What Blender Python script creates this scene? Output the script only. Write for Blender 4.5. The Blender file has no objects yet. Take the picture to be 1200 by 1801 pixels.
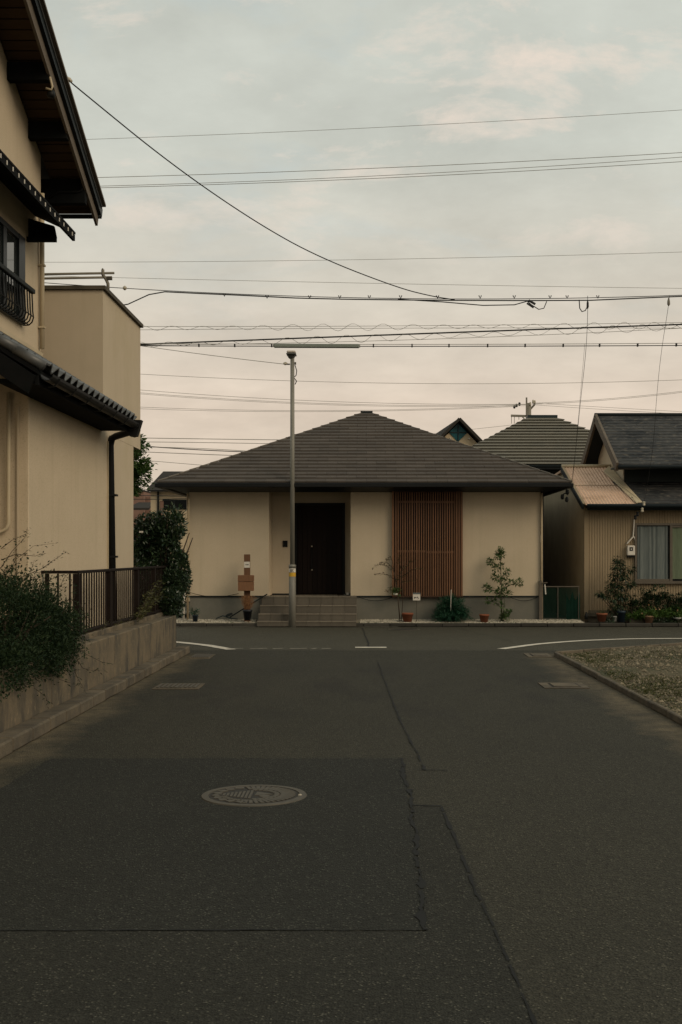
import bpy, bmesh, math, random
from mathutils import Vector, Matrix
random.seed(7)
R = math.radians
SC = bpy.context.scene
COL = SC.collection

# ------------------------------------------------------------------ camera, sky, sun, exposure
H, F, CX, CY = 1.65, 2110.0, 645.0, 975.0      # eye height, focal length in photo pixels, vanishing point
cam = bpy.data.cameras.new('camera'); cam_o = bpy.data.objects.new('camera', cam); COL.objects.link(cam_o)
cam_o.location = (0, 0, H); cam_o.rotation_euler = (R(90), 0, 0)
cam.sensor_fit = 'HORIZONTAL'; cam.sensor_width = 36; cam.lens = 36 * F / 1200
cam.shift_x = (600 - CX) / 1200; cam.shift_y = (CY - 900.5) / 1200
cam.clip_start = 0.05; cam.clip_end = 3000
SC.camera = cam_o

SUN_EL, SUN_AZ = R(31), R(130)                  # azimuth clockwise from +Y: behind the camera, to the right
sun = bpy.data.lights.new('sun', 'SUN'); sun_o = bpy.data.objects.new('sun', sun); COL.objects.link(sun_o)
sun.energy = 1.4; sun.angle = R(34); sun.color = (1.0, 0.82, 0.60)
sd = Vector((math.sin(SUN_AZ) * math.cos(SUN_EL), math.cos(SUN_AZ) * math.cos(SUN_EL), math.sin(SUN_EL)))
sun_o.rotation_euler = sd.to_track_quat('Z', 'Y').to_euler()

def make_world():
    w = bpy.data.worlds.new('World'); SC.world = w; w.use_nodes = True
    nt = w.node_tree; nt.nodes.clear(); N = nt.nodes.new; L = nt.links.new
    def math_(op, a, b=None, clamp=False):
        n = N('ShaderNodeMath'); n.operation = op; n.use_clamp = clamp
        for i, v in enumerate((a, b)):
            if v is None: continue
            if isinstance(v, (int, float)): n.inputs[i].default_value = v
            else: L(v, n.inputs[i])
        return n.outputs[0]
    def mix(fac, a, b, mode='MIX'):
        n = N('ShaderNodeMix'); n.data_type = 'RGBA'; n.blend_type = mode
        for s, v in ((n.inputs[0], fac), (n.inputs[6], a), (n.inputs[7], b)):
            if isinstance(v, (int, float)): s.default_value = v
            elif isinstance(v, tuple): s.default_value = (*v, 1)
            else: L(v, s)
        return n.outputs[2]
    out = N('ShaderNodeOutputWorld'); bg = N('ShaderNodeBackground'); bg.inputs['Strength'].default_value = 0.104
    L(bg.outputs[0], out.inputs[0])
    sky = N('ShaderNodeTexSky'); sky.sky_type = 'NISHITA'; sky.sun_disc = False
    sky.sun_elevation = SUN_EL; sky.sun_rotation = SUN_AZ; sky.air_density = 1.5; sky.dust_density = 3.0
    tc = N('ShaderNodeTexCoord'); sx = N('ShaderNodeSeparateXYZ'); L(tc.outputs['Generated'], sx.inputs[0])
    z = math_('MAXIMUM', sx.outputs[2], 0.0)
    zz = math_('ADD', z, 0.30)
    cb = N('ShaderNodeCombineXYZ'); L(math_('DIVIDE', sx.outputs[0], zz), cb.inputs[0]); L(math_('DIVIDE', sx.outputs[1], zz), cb.inputs[1])
    def noise(scale, detail, rough, sxy=(1, 1), loc=(0, 0), dist=0.0):
        m = N('ShaderNodeMapping'); m.inputs['Scale'].default_value = (sxy[0], sxy[1], 1); m.inputs['Location'].default_value = (*loc, 0)
        L(cb.outputs[0], m.inputs[0])
        n = N('ShaderNodeTexNoise'); n.inputs['Scale'].default_value = scale; n.inputs['Detail'].default_value = detail
        n.inputs['Roughness'].default_value = rough; n.inputs['Distortion'].default_value = dist
        L(m.outputs[0], n.inputs['Vector']); return n.outputs[0]
    def ramp(v, stops):
        n = N('ShaderNodeValToRGB'); L(v, n.inputs[0]); e = n.color_ramp.elements
        while len(e) < len(stops): e.new(0.5)
        for i, (p, c) in enumerate(stops): e[i].position = p; e[i].color = (*c, 1) if isinstance(c, tuple) else (c, c, c, 1)
        return n.outputs[0]
    # overcast layer: warm and slightly pink low down, grey green higher (values are radiance / 0.1)
    base = ramp(z, [(0.0, (6.3, 5.3, 4.1)), (0.12, (6.9, 5.8, 4.7)), (0.22, (6.15, 5.75, 4.9)), (0.32, (5.6, 5.75, 5.15)), (0.6, (5.3, 5.6, 5.1)), (1.0, (5.2, 5.4, 5.0))])
    soft = ramp(noise(4.2, 7, 0.62, (0.8, 1.0), (3.1, 1.7), 0.1), [(0.3, 0.90), (0.70, 1.13)])
    c = mix(1.0, base, soft, 'MULTIPLY')
    # pale blue gaps and small warm lit puffs
    gap = ramp(noise(3.4, 6, 0.6, (0.8, 1.2), (8.2, 4.3), 0.4), [(0.55, 0.0), (0.68, 0.42)])
    hi = ramp(z, [(0.16, 0.08), (0.34, 1.0)])
    c = mix(mix(1.0, gap, hi, 'MULTIPLY'), c, mix(0.12, (5.0, 6.0, 6.1), sky.outputs[0]))
    puff = ramp(noise(5.2, 9, 0.66, (0.8, 1.15), (4.4, 9.1), 0.25), [(0.54, 0.0), (0.68, 0.8)])
    c = mix(mix(1.0, puff, hi, 'MULTIPLY'), c, (8.0, 6.9, 5.9))
    L(c, bg.inputs[0])
make_world()
SC.view_settings.view_transform = 'Standard'; SC.view_settings.look = 'None'
SC.view_settings.exposure = 0.0; SC.view_settings.gamma = 1.0; SC.view_settings.use_curve_mapping = False
SC.render.engine = 'CYCLES'; SC.cycles.max_bounces = 8

# ------------------------------------------------------------------ helpers
def P(x, y, Y): return Vector(((x - CX) * Y / F, Y, H + (CY - y) * Y / F))      # photo pixel at depth Y
def PX(x, y, X): return P(x, y, F * X / (x - CX))                               # photo pixel on the plane X
def PG(x, y, z=0.0): return P(x, y, F * (H - z) / (y - CY))                     # photo pixel on the ground

WL = {}
def wl(o): return WL[o.name] if o is not None else Vector((0, 0, 0))
class MB:
    def __init__(s): s.v = []; s.f = []
    def add(s, vs, fs):
        b = len(s.v); s.v += [Vector(q) for q in vs]; s.f += [tuple(b + i for i in f) for f in fs]; return s
    def box(s, x0, x1, y0, y1, z0, z1):
        return s.add([(x0,y0,z0),(x1,y0,z0),(x1,y1,z0),(x0,y1,z0),(x0,y0,z1),(x1,y0,z1),(x1,y1,z1),(x0,y1,z1)],
                     [(3,2,1,0),(4,5,6,7),(0,1,5,4),(1,2,6,5),(2,3,7,6),(3,0,4,7)])
    def obox(s, c, size, rot):
        a, b, d = (q / 2 for q in size); m = rot.to_matrix() if hasattr(rot, 'to_matrix') else rot; c = Vector(c)
        vs = [c + m @ Vector(p) for p in ((-a,-b,-d),(a,-b,-d),(a,b,-d),(-a,b,-d),(-a,-b,d),(a,-b,d),(a,b,d),(-a,b,d))]
        return s.add(vs, [(3,2,1,0),(4,5,6,7),(0,1,5,4),(1,2,6,5),(2,3,7,6),(3,0,4,7)])
    def beam(s, p, q, w, h, up=(0, 0, 1)):
        p, q = Vector(p), Vector(q); d = (q - p).normalized(); r = d.cross(Vector(up)).normalized(); u = r.cross(d)
        vs = [e + r * a * w / 2 + u * b * h / 2 for e in (p, q) for a, b in ((-1,-1),(1,-1),(1,1),(-1,1))]
        return s.add(vs, [(0,1,2,3),(7,6,5,4),(1,0,4,5),(2,1,5,6),(3,2,6,7),(0,3,7,4)])
    def tube(s, pts, r, n=6, caps=True):
        pts = [Vector(p) for p in pts]; rs = r if isinstance(r, (list, tuple)) else [r] * len(pts); b = len(s.v)
        ref = None
        for i, p in enumerate(pts):
            d = (pts[min(i + 1, len(pts) - 1)] - pts[max(i - 1, 0)]).normalized()
            if ref is None: ref = Vector((0, 0, 1)) if abs(d.z) < .9 else Vector((1, 0, 0))
            u = ref - d * ref.dot(d)
            if u.length < 1e-4: u = d.orthogonal()
            u.normalize(); w = d.cross(u); ref = u
            for k in range(n):
                a = 2 * math.pi * k / n; s.v.append(p + (u * math.cos(a) + w * math.sin(a)) * rs[i])
        for i in range(len(pts) - 1):
            for k in range(n):
                k2 = (k + 1) % n; s.f.append((b + i*n + k, b + i*n + k2, b + (i+1)*n + k2, b + (i+1)*n + k))
        if caps:
            s.f.append(tuple(b + k for k in reversed(range(n)))); e = b + (len(pts) - 1) * n; s.f.append(tuple(e + k for k in range(n)))
        return s
    def prism(s, poly, off):       # planar polygon (3D points) extruded by a vector
        n = len(poly); off = Vector(off); vs = [Vector(p) for p in poly]; vs += [p + off for p in vs]
        return s.add(vs, [tuple(reversed(range(n))), tuple(range(n, 2 * n))] + [(i, (i+1) % n, n + (i+1) % n, n + i) for i in range(n)])
    def lathe(s, prof, c, n=20):   # prof: (radius, z) bottom to top
        b = len(s.v); c = Vector(c)
        for r, z in prof:
            for k in range(n):
                a = 2 * math.pi * k / n; s.v.append(c + Vector((r * math.cos(a), r * math.sin(a), z)))
        for i in range(len(prof) - 1):
            for k in range(n):
                k2 = (k + 1) % n; s.f.append((b + i*n + k, b + i*n + k2, b + (i+1)*n + k2, b + (i+1)*n + k))
        s.f.append(tuple(b + k for k in reversed(range(n)))); e = b + (len(prof) - 1) * n; s.f.append(tuple(e + k for k in range(n)))
        return s
    def leaf(s, p, d, nrm, L, W):
        d = d.normalized(); sd_ = d.cross(nrm)
        if sd_.length < 1e-3: sd_ = d.orthogonal()
        sd_.normalize(); n2 = sd_.cross(d)
        b = len(s.v); m = p + d * L * .45 - n2 * L * .06
        s.v += [p, m + sd_ * W / 2 + n2 * W * .18, p + d * L - n2 * L * .16, m - sd_ * W / 2 + n2 * W * .18]
        s.f.append((b, b + 1, b + 2)); s.f.append((b, b + 2, b + 3)); return s
    def build(s, name, mat, parent=None, smooth=False, bevel=0.0, kind=None, origin=None):
        xs = [p.x for p in s.v]; ys = [p.y for p in s.v]; zs = [p.z for p in s.v]
        o0 = Vector(origin) if origin is not None else Vector(((min(xs)+max(xs))/2, (min(ys)+max(ys))/2, min(zs)))
        me = bpy.data.meshes.new(name); me.from_pydata([tuple(p - o0) for p in s.v], [], s.f)
        if bevel:
            bm = bmesh.new(); bm.from_mesh(me)
            es = [e for e in bm.edges if len(e.link_faces) == 2 and e.calc_face_angle(0) > .5]
            bmesh.ops.bevel(bm, geom=es, offset=bevel, segments=1, affect='EDGES'); bm.to_mesh(me); bm.free()
        if smooth: me.polygons.foreach_set('use_smooth', [True] * len(me.polygons))
        me.materials.append(mat); me.update()
        o = bpy.data.objects.new(name, me); COL.objects.link(o)
        o.parent = parent; o.location = o0 - wl(parent); WL[o.name] = o0
        if kind: o['kind'] = kind
        return o
def thing(name, label, cat, loc, group=None):
    o = bpy.data.objects.new(name, None); COL.objects.link(o); o.empty_display_size = .2
    o.location = loc; WL[o.name] = Vector(loc); tag(o, label, cat, group); return o
def tag(o, label, cat, group=None):
    o['label'] = label; o['category'] = cat
    if group: o['group'] = group
    return o
def dup(o, parent, delta, rot=None):
    c = o.copy(); COL.objects.link(c); c.parent = parent; c.location = o.location + Vector(delta)
    if rot is not None: c.rotation_euler = rot
    WL[c.name] = WL[o.name] + Vector(delta); return c
def struct(o, kind='structure'): o['kind'] = kind; return o
def rnd(a, b): return random.uniform(a, b)

# ------------------------------------------------------------------ materials
def mat(name, c1, c2=None, scale=4.0, detail=6, rough=.8, bump=None, metal=0.0, big=None, spec=.3, stretch=(1,1,1), obj_random=0.0, translucent=0.0, island=None, fine=None, streak=None):
    m = bpy.data.materials.new(name); m.use_nodes = True; nt = m.node_tree; N = nt.nodes.new; L = nt.links.new
    b = nt.nodes['Principled BSDF']; b.inputs['Roughness'].default_value = rough; b.inputs['Metallic'].default_value = metal
    b.inputs['Specular IOR Level'].default_value = spec
    geo = N('ShaderNodeNewGeometry'); mp = N('ShaderNodeMapping'); mp.inputs['Scale'].default_value = stretch; L(geo.outputs['Position'], mp.inputs[0])
    def noise(sc, det=6, ro=.6):
        n = N('ShaderNodeTexNoise'); n.inputs['Scale'].default_value = sc; n.inputs['Detail'].default_value = det; n.inputs['Roughness'].default_value = ro
        L(mp.outputs[0], n.inputs['Vector']); return n.outputs[0]
    def mix(fac, a, bb, mode='MIX'):
        n = N('ShaderNodeMix'); n.data_type = 'RGBA'; n.blend_type = mode
        for s_, v in ((n.inputs[0], fac), (n.inputs[6], a), (n.inputs[7], bb)):
            if isinstance(v, (int, float)): s_.default_value = v
            elif isinstance(v, tuple): s_.default_value = (*v, 1)
            else: L(v, s_)
        return n.outputs[2]
    def rampv(v, lo, hi):
        n = N('ShaderNodeMapRange'); n.inputs[1].default_value = lo; n.inputs[2].default_value = hi; L(v, n.inputs[0]); return n.outputs[0]
    c2 = c2 or tuple(q * .8 for q in c1)
    col = mix(rampv(noise(scale, detail), .32, .68), c1, c2)
    if island:
        r = geo.outputs['Random Per Island']; col = mix(rampv(r, .25, 1.0), col, island)
    if big: col = mix(rampv(noise(big[0], 5, .65), big[2] if len(big) > 2 else .5, (big[3] if len(big) > 3 else .75)), col, big[1])
    if streak:
        ms_ = N('ShaderNodeMapping'); ms_.inputs['Scale'].default_value = (5, 5, .22); L(geo.outputs['Position'], ms_.inputs[0])
        ns = N('ShaderNodeTexNoise'); ns.inputs['Scale'].default_value = 1.0; ns.inputs['Detail'].default_value = 8; ns.inputs['Roughness'].default_value = .7; L(ms_.outputs[0], ns.inputs[0])
        mr_ = N('ShaderNodeMapRange'); mr_.inputs[1].default_value = .52; mr_.inputs[2].default_value = .8; mr_.inputs[4].default_value = .38; L(ns.outputs[0], mr_.inputs[0]); col = mix(mr_.outputs[0], col, streak)
    if fine: col = mix(rampv(noise(fine[0], 2, .5), fine[2], fine[3]), col, fine[1])
    if obj_random:
        oi = N('ShaderNodeObjectInfo'); hs = N('ShaderNodeHueSaturation'); L(col, hs.inputs['Color'])
        mr = N('ShaderNodeMapRange'); mr.inputs[3].default_value = 1 - obj_random; mr.inputs[4].default_value = 1 + obj_random
        L(oi.outputs['Random'], mr.inputs[0]); L(mr.outputs[0], hs.inputs['Value']); col = hs.outputs[0]
    L(col, b.inputs['Base Color'])
    if bump:
        bp = N('ShaderNodeBump'); bp.inputs['Strength'].default_value = bump[1]; bp.inputs['Distance'].default_value = bump[2] if len(bump) > 2 else .01
        L(noise(bump[0], 4), bp.inputs['Height']); L(bp.outputs[0], b.inputs['Normal'])
    if translucent:
        t = N('ShaderNodeBsdfTranslucent'); L(col, t.inputs[0]); ms = N('ShaderNodeMixShader'); ms.inputs[0].default_value = translucent
        L(b.outputs[0], ms.inputs[1]); L(t.outputs[0], ms.inputs[2]); L(ms.outputs[0], nt.nodes['Material Output'].inputs[0])
    m['nodes_col'] = 0
    return m

M = {}
STUCCO = (.53, .438, .315)
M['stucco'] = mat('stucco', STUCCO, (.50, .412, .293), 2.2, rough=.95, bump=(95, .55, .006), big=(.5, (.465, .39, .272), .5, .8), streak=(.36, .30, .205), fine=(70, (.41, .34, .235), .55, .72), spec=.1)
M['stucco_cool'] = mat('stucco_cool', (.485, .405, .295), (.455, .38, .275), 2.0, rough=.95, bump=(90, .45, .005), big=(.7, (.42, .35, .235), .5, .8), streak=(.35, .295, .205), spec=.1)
M['stucco_drain'] = mat('stucco_drain', (.48, .40, .27), None, 2, rough=.6, spec=.3)
M['plinth'] = mat('plinth', (.165, .155, .125), (.135, .13, .105), 3, rough=.9, bump=(60, .3, .004), big=(.9, (.12, .118, .1)))
M['ledge'] = mat('ledge', (.016, .020, .020), None, 4, rough=.7, spec=.15)
M['dark_metal'] = mat('dark_metal', (.007, .008, .008), (.010, .010, .010), 6, rough=.5, spec=.15)
M['blue_black'] = mat('blue_black', (.006, .010, .011), (.010, .014, .015), 5, rough=.45, spec=.18)
M['barge'] = mat('barge', (.13, .105, .078), (.10, .08, .06), 5, rough=.8, big=(2, (.08, .066, .05)))
M['soffit'] = mat('soffit', (.075, .046, .024), (.055, .034, .018), 9, rough=.85, stretch=(1, 14, 14), obj_random=.18)
M['purlin'] = mat('purlin', (.006, .007, .007), (.009, .009, .009), 8, rough=.9, spec=.05)
M['kawara'] = mat('kawara', (.060, .064, .064), (.085, .086, .082), 9, rough=.42, obj_random=.25, spec=.5, bump=(40, .1, .004))
M['shingle'] = mat('shingle', (.070, .058, .047), (.060, .050, .041), 3, rough=.85, obj_random=.13, bump=(120, .3, .004), big=(.6, (.06, .053, .045)), fine=(50, (.09, .079, .066), .6, .75))
M['hip_cap_lit'] = mat('hip_cap_lit', (.15, .13, .105), None, 6, rough=.7)  # paler than the shingles to paint the sky caught along the hips
M['metal_tile'] = mat('metal_tile', (.145, .130, .098), (.122, .112, .085), 4, rough=.6, obj_random=.08, big=(1.2, (.11, .105, .085)))
M['teal_dark'] = mat('teal_dark', (.008, .020, .022), None, 5, rough=.5)
M['slate'] = mat('slate', (.048, .047, .044), (.030, .031, .031), 2.2, rough=.75, obj_random=.14, stretch=(1, 1, 3), big=(1.3, (.012, .014, .015), .45, .60), fine=(7, (.095, .084, .068), .55, .75))
M['rust_roof'] = mat('rust_roof', (.60, .41, .285), (.54, .365, .25), 3, rough=.7, big=(2.3, (.40, .26, .165), .52, .75), fine=(22, (.34, .21, .13), .58, .72))
M['cream_flash'] = mat('cream_flash', (.50, .41, .27), None, 4, rough=.6)
M['siding'] = mat('siding', (.27, .205, .125), (.235, .18, .108), 2, rough=.75, big=(1.4, (.20, .15, .09), .5, .8), stretch=(1, 1, .3))
M['shade_wall'] = mat('shade_wall', (.36, .30, .20), None, 2, rough=.95, bump=(60, .3, .004))
M['bluish_board_and_shade'] = mat('bluish_board_and_shade', (.022, .030, .030), None, 3, rough=.7)
M['wood_red'] = mat('wood_red', (.18, .086, .040), (.125, .060, .029), 12, rough=.6, stretch=(6, 6, .5), obj_random=.28)
M['wood_back'] = mat('wood_back', (.060, .028, .014), (.046, .021, .010), 10, rough=.7, stretch=(6, 6, .5))
M['door_wood'] = mat('door_wood', (.012, .0065, .0045), (.008, .005, .0035), 10, rough=.6, spec=.1, stretch=(8, 8, .4), obj_random=.3)
M['black'] = mat('black', (.005, .006, .006), None, 4, rough=.5, spec=.15)
M['dark_glass'] = mat('dark_glass', (.004, .005, .005), None, 2, rough=.4, spec=.15)
M['glass_sky'] = mat('glass_sky', (.03, .035, .033), None, 2, rough=.03, spec=1.0)
M['tile_step'] = mat('tile_step', (.19, .162, .122), (.16, .138, .105), 5, rough=.7, obj_random=.07)
M['tile_riser'] = mat('tile_riser', (.105, .090, .068), (.088, .076, .058), 5, rough=.75, obj_random=.10)
M['grout'] = mat('grout', (.22, .19, .145), None, 10, rough=.9)
M['terracotta'] = mat('terracotta', (.22, .075, .035), (.18, .06, .03), 9, rough=.85)
M['terracotta_pale'] = mat('terracotta_pale', (.26, .15, .085), (.2, .115, .07), 9, rough=.9)
M['pot_black'] = mat('pot_black', (.012, .014, .018), None, 6, rough=.5)
M['pot_blue'] = mat('pot_blue', (.016, .028, .042), None, 6, rough=.5)
M['pot_white'] = mat('pot_white', (.5, .5, .46), None, 6, rough=.5)
M['soil'] = mat('soil', (.04, .032, .022), (.06, .045, .03), 12, rough=1, bump=(30, .8, .02))
M['white'] = mat('white', (.62, .58, .50), (.56, .52, .45), 8, rough=.6)
M['ink'] = mat('ink', (.02, .02, .02), None, 8, rough=.7)
M['yellow'] = mat('yellow', (.62, .36, .03), None, 8, rough=.6)
M['pole_paint'] = mat('pole_paint', (.215, .205, .17), (.18, .172, .145), 7, rough=.55, big=(3, (.15, .142, .12)), stretch=(1, 1, .3), metal=.2)
M['lamp_grey'] = mat('lamp_grey', (.10, .10, .09), None, 5, rough=.5)
M['lens'] = mat('lens', (.55, .48, .40), None, 5, rough=.3)
M['cable'] = mat('cable', (.020, .020, .019), None, 5, rough=.7)
M['cable_grey'] = mat('cable_grey', (.28, .27, .235), None, 5, rough=.7)
M['closure'] = mat('closure', (.20, .22, .19), (.17, .19, .165), 5, rough=.6)
M['ceramic'] = mat('ceramic', (.45, .40, .30), None, 5, rough=.3)
M['fence'] = mat('fence', (.010, .007, .0055), (.015, .010, .0075), 10, rough=.75, spec=.1)
M['pipe'] = mat('pipe', (.46, .36, .225), None, 5, rough=.5)
M['kerb'] = mat('kerb', (.135, .110, .075), (.098, .081, .057), 5, rough=.95, bump=(60, .8, .01), big=(2.6, (.055, .048, .036), .42, .70), obj_random=.12)
M['kerb_dark'] = mat('kerb_dark', (.085, .072, .05), (.05, .044, .033), 5, rough=.95, bump=(50, .5, .008), obj_random=.15)
M['curtain'] = mat('curtain', (.17, .19, .175), (.12, .14, .135), 6, rough=.9, stretch=(5, 1, .6), translucent=.2)
M['curtain_green'] = mat('curtain_green', (.13, .16, .10), None, 6, rough=.9, stretch=(5, 1, .6))
M['alu'] = mat('alu', (.12, .10, .075), None, 6, rough=.5, metal=.3)
M['net'] = mat('net', (.006, .052, .030), (.005, .036, .022), 6, rough=.8, translucent=.3)
M['brick_far'] = mat('brick_far', (.22, .13, .095), (.17, .10, .075), 3, rough=.95)
M['far_wall'] = mat('far_wall', (.55, .44, .29), None, 3, rough=.95)
M['far_roof'] = mat('far_roof', (.040, .036, .031), None, 3, rough=.9, spec=.1)
M['teal_glass'] = mat('teal_glass', (.008, .085, .098), None, 3, rough=.35, spec=.2)
M['concrete_pole'] = mat('concrete_pole', (.22, .20, .16), None, 3, rough=.9)
M['marking'] = mat('marking', (.60, .55, .46), (.50, .46, .38), 9, rough=.85, fine=(40, (.22, .2, .165), .60, .72))
M['marking_worn'] = mat('marking_worn', (.36, .33, .27), (.16, .145, .115), 9, rough=.9)
M['iron'] = mat('iron', (.095, .084, .064), (.075, .067, .052), 20, rough=.65, metal=.35, big=(6, (.075, .066, .05)))
M['lid_iron'] = mat('lid_iron', (.030, .028, .023), (.022, .021, .018), 20, rough=.8)
M['crack'] = mat('crack', (.009, .010, .010), None, 6, rough=.9)
M['plaster_concrete'] = None

def wall_concrete():
    m = mat('weathered_concrete', (.165, .130, .083), (.125, .100, .066), 3.5, rough=.95, bump=(40, .7, .01), big=(1.7, (.085, .074, .054), .42, .66), fine=(14, (.20, .155, .095), .58, .75))
    nt = m.node_tree; N = nt.nodes.new; L = nt.links.new; b = nt.nodes['Principled BSDF']
    src = b.inputs['Base Color'].links[0].from_socket
    g = N('ShaderNodeNewGeometry'); mp = N('ShaderNodeMapping'); mp.inputs['Scale'].default_value = (1.8, 1.8, .8); L(g.outputs['Position'], mp.inputs[0])
    n = N('ShaderNodeTexNoise'); n.inputs['Scale'].default_value = 1.6; n.inputs['Detail'].default_value = 7; n.inputs['Roughness'].default_value = .68; L(mp.outputs[0], n.inputs[0])
    r = N('ShaderNodeMapRange'); r.inputs[1].default_value = .49; r.inputs[2].default_value = .68; L(n.outputs[0], r.inputs[0])
    x = N('ShaderNodeMix'); x.data_type = 'RGBA'; L(r.outputs[0], x.inputs[0]); L(src, x.inputs[6]); x.inputs[7].default_value = (.035, .035, .032, 1)
    L(x.outputs[2], b.inputs['Base Color']); return m
M['concrete'] = wall_concrete()

def asphalt(name, base, alt, spk, dirt=True):
    m = bpy.data.materials.new(name); m.use_nodes = True; nt = m.node_tree; N = nt.nodes.new; L = nt.links.new
    b = nt.nodes['Principled BSDF']; b.inputs['Specular IOR Level'].default_value = .16
    g = N('ShaderNodeNewGeometry'); sx = N('ShaderNodeSeparateXYZ'); L(g.outputs['Position'], sx.inputs[0])
    def noise(sc, det=4, ro=.6, stretch=None):
        n = N('ShaderNodeTexNoise'); n.inputs['Scale'].default_value = sc; n.inputs['Detail'].default_value = det; n.inputs['Roughness'].default_value = ro
        v = g.outputs['Position']
        if stretch: mp = N('ShaderNodeMapping'); mp.inputs['Scale'].default_value = stretch; L(v, mp.inputs[0]); v = mp.outputs[0]
        L(v, n.inputs['Vector']); return n.outputs[0]
    def mr(v, a, bb, c=0., d=1.):
        n = N('ShaderNodeMapRange'); L(v, n.inputs[0])
        for i, q in enumerate((a, bb, c, d)): n.inputs[1 + i].default_value = q
        return n.outputs[0]
    def mth(op, a, bb=0.):
        n = N('ShaderNodeMath'); n.operation = op
        for i, v in enumerate((a, bb)):
            if isinstance(v, (int, float)): n.inputs[i].default_value = v
            else: L(v, n.inputs[i])
        return n.outputs[0]
    def mix(f, a, bb):
        n = N('ShaderNodeMix'); n.data_type = 'RGBA'
        for s_, v in ((n.inputs[0], f), (n.inputs[6], a), (n.inputs[7], bb)):
            if isinstance(v, (int, float)): s_.default_value = v
            elif isinstance(v, tuple): s_.default_value = (*v, 1)
            else: L(v, s_)
        return n.outputs[2]
    c = mix(mr(noise(.55, 6, .65), .35, .68), base, alt)
    c = mix(mr(noise(38, 3, .7), .55, .75, 0, .5), c, tuple(q * .55 for q in base))
    c = mix(mr(noise(2.2, 6, .7, (1, .4, 1)), .45, .72, 0, .7), c, tuple(q * .72 for q in base))
    vor = N('ShaderNodeTexVoronoi'); vor.inputs['Scale'].default_value = 88; L(g.outputs['Position'], vor.inputs['Vector'])
    sp = N('ShaderNodeSeparateColor'); L(vor.outputs['Color'], sp.inputs[0])
    c = mix(mr(sp.outputs[0], .05, 1., 0, .9), c, tuple(q * .35 for q in base))
    c = mix(mth('MULTIPLY', mr(sp.outputs[1], .84, .99, 0, .8), mr(vor.outputs['Distance'], .55, .25)), c, spk)
    c = mix(mr(noise(240, 2), .58, .74, 0, .45), c, spk)
    if dirt:
        ax = mth('ABSOLUTE', sx.outputs[0]); wob = mth('ADD', ax, mth('MULTIPLY', mth('SUBTRACT', noise(.9, 6, .7), .5), 1.1))
        d = mth('MULTIPLY', mr(wob, 2.55, 2.90), mr(sx.outputs[1], 20.2, 19.2)); d = mth('MULTIPLY', d, mr(noise(5, 5, .7), .25, .6))
        c = mix(mth('MULTIPLY', d, .8), c, (.150, .120, .075))
        # oily dark stain by the junction
        st = mth('MULTIPLY', mr(noise(1.3, 4, .6, (1, .35, 1)), .5, .62, 0, .4), mth('MULTIPLY', mr(sx.outputs[1], 10.5, 13), mr(sx.outputs[1], 19, 16.5)))
        c = mix(st, c, (.022, .021, .019))
    L(c, b.inputs['Base Color'])
    b.inputs['Roughness'].default_value = .85
    bp = N('ShaderNodeBump'); bp.inputs['Strength'].default_value = .9; bp.inputs['Distance'].default_value = .008
    L(mth('ADD', vor.outputs['Distance'], noise(60, 3)), bp.inputs['Height']); L(bp.outputs[0], b.inputs['Normal'])
    return m
M['asphalt'] = asphalt('asphalt', (.053, .0505, .037), (.042, .041, .031), (.18, .17, .125))
M['asphalt_cross'] = asphalt('asphalt_cross', (.088, .083, .060), (.075, .071, .053), (.16, .145, .115), dirt=False)
M['asphalt_patch'] = asphalt('asphalt_patch', (.033, .034, .0285), (.026, .028, .024), (.15, .15, .12), dirt=False)
M['asphalt_old'] = asphalt('asphalt_old', (.036, .036, .029), (.028, .029, .0235), (.16, .155, .12), dirt=False)

M['leaf_dark'] = mat('leaf_dark', (.009, .021, .010), (.013, .028, .012), 5, rough=.55, translucent=.18, island=(.032, .050, .020), spec=.12)
M['leaf_deep'] = mat('leaf_deep', (.009, .024, .011), (.014, .032, .013), 5, rough=.35, translucent=.1, island=(.040, .064, .026), spec=.5)
M['leaf_olive'] = mat('leaf_olive', (.045, .052, .016), (.06, .066, .02), 5, rough=.55, translucent=.25, island=(.10, .095, .03))
M['leaf_mid'] = mat('leaf_mid', (.034, .078, .022), (.045, .095, .026), 5, rough=.5, translucent=.25, island=(.085, .13, .035))
M['leaf_bright'] = mat('leaf_bright', (.045, .10, .018), (.05, .12, .022), 5, rough=.5, translucent=.3, island=(.11, .17, .035))
M['leaf_teal'] = mat('leaf_teal', (.012, .050, .030), (.014, .06, .03), 5, rough=.55, translucent=.2, island=(.025, .085, .04))
M['leaf_red'] = mat('leaf_red', (.065, .046, .018), (.08, .05, .02), 5, rough=.55, translucent=.25, island=(.045, .06, .02))
M['straw'] = mat('straw', (.20, .09, .035), (.16, .07, .028), 6, rough=.8, island=(.26, .14, .06))
M['bark'] = mat('bark', (.055, .040, .026), (.04, .03, .02), 14, rough=.9)
M['stem_green'] = mat('stem_green', (.05, .06, .025), None, 14, rough=.8)
M['flower'] = mat('flower', (.5, .35, .28), None, 14, rough=.7, island=(.55, .28, .04))
M['stone_white'] = mat('stone_white', (.52, .47, .37), (.42, .38, .30), 3, rough=.9, island=(.30, .27, .21))
M['kerb_contact_shadow'] = mat('kerb_contact_shadow', (.030, .028, .023), (.045, .041, .032), 5, rough=.95, bump=(50, .5, .008), obj_random=.2)  # blackened to paint the contact shadow line along the house kerb
M['stone_lot'] = mat('stone_lot', (.10, .084, .054), (.075, .064, .041), 3, rough=.95, island=(.22, .185, .125))
M['lot'] = mat('lot', (.10, .082, .046), (.07, .062, .033), 1.2, rough=1, bump=(25, .9, .03), big=(.7, (.036, .040, .015), .46, .60), fine=(30, (.17, .145, .10), .55, .72))
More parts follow.
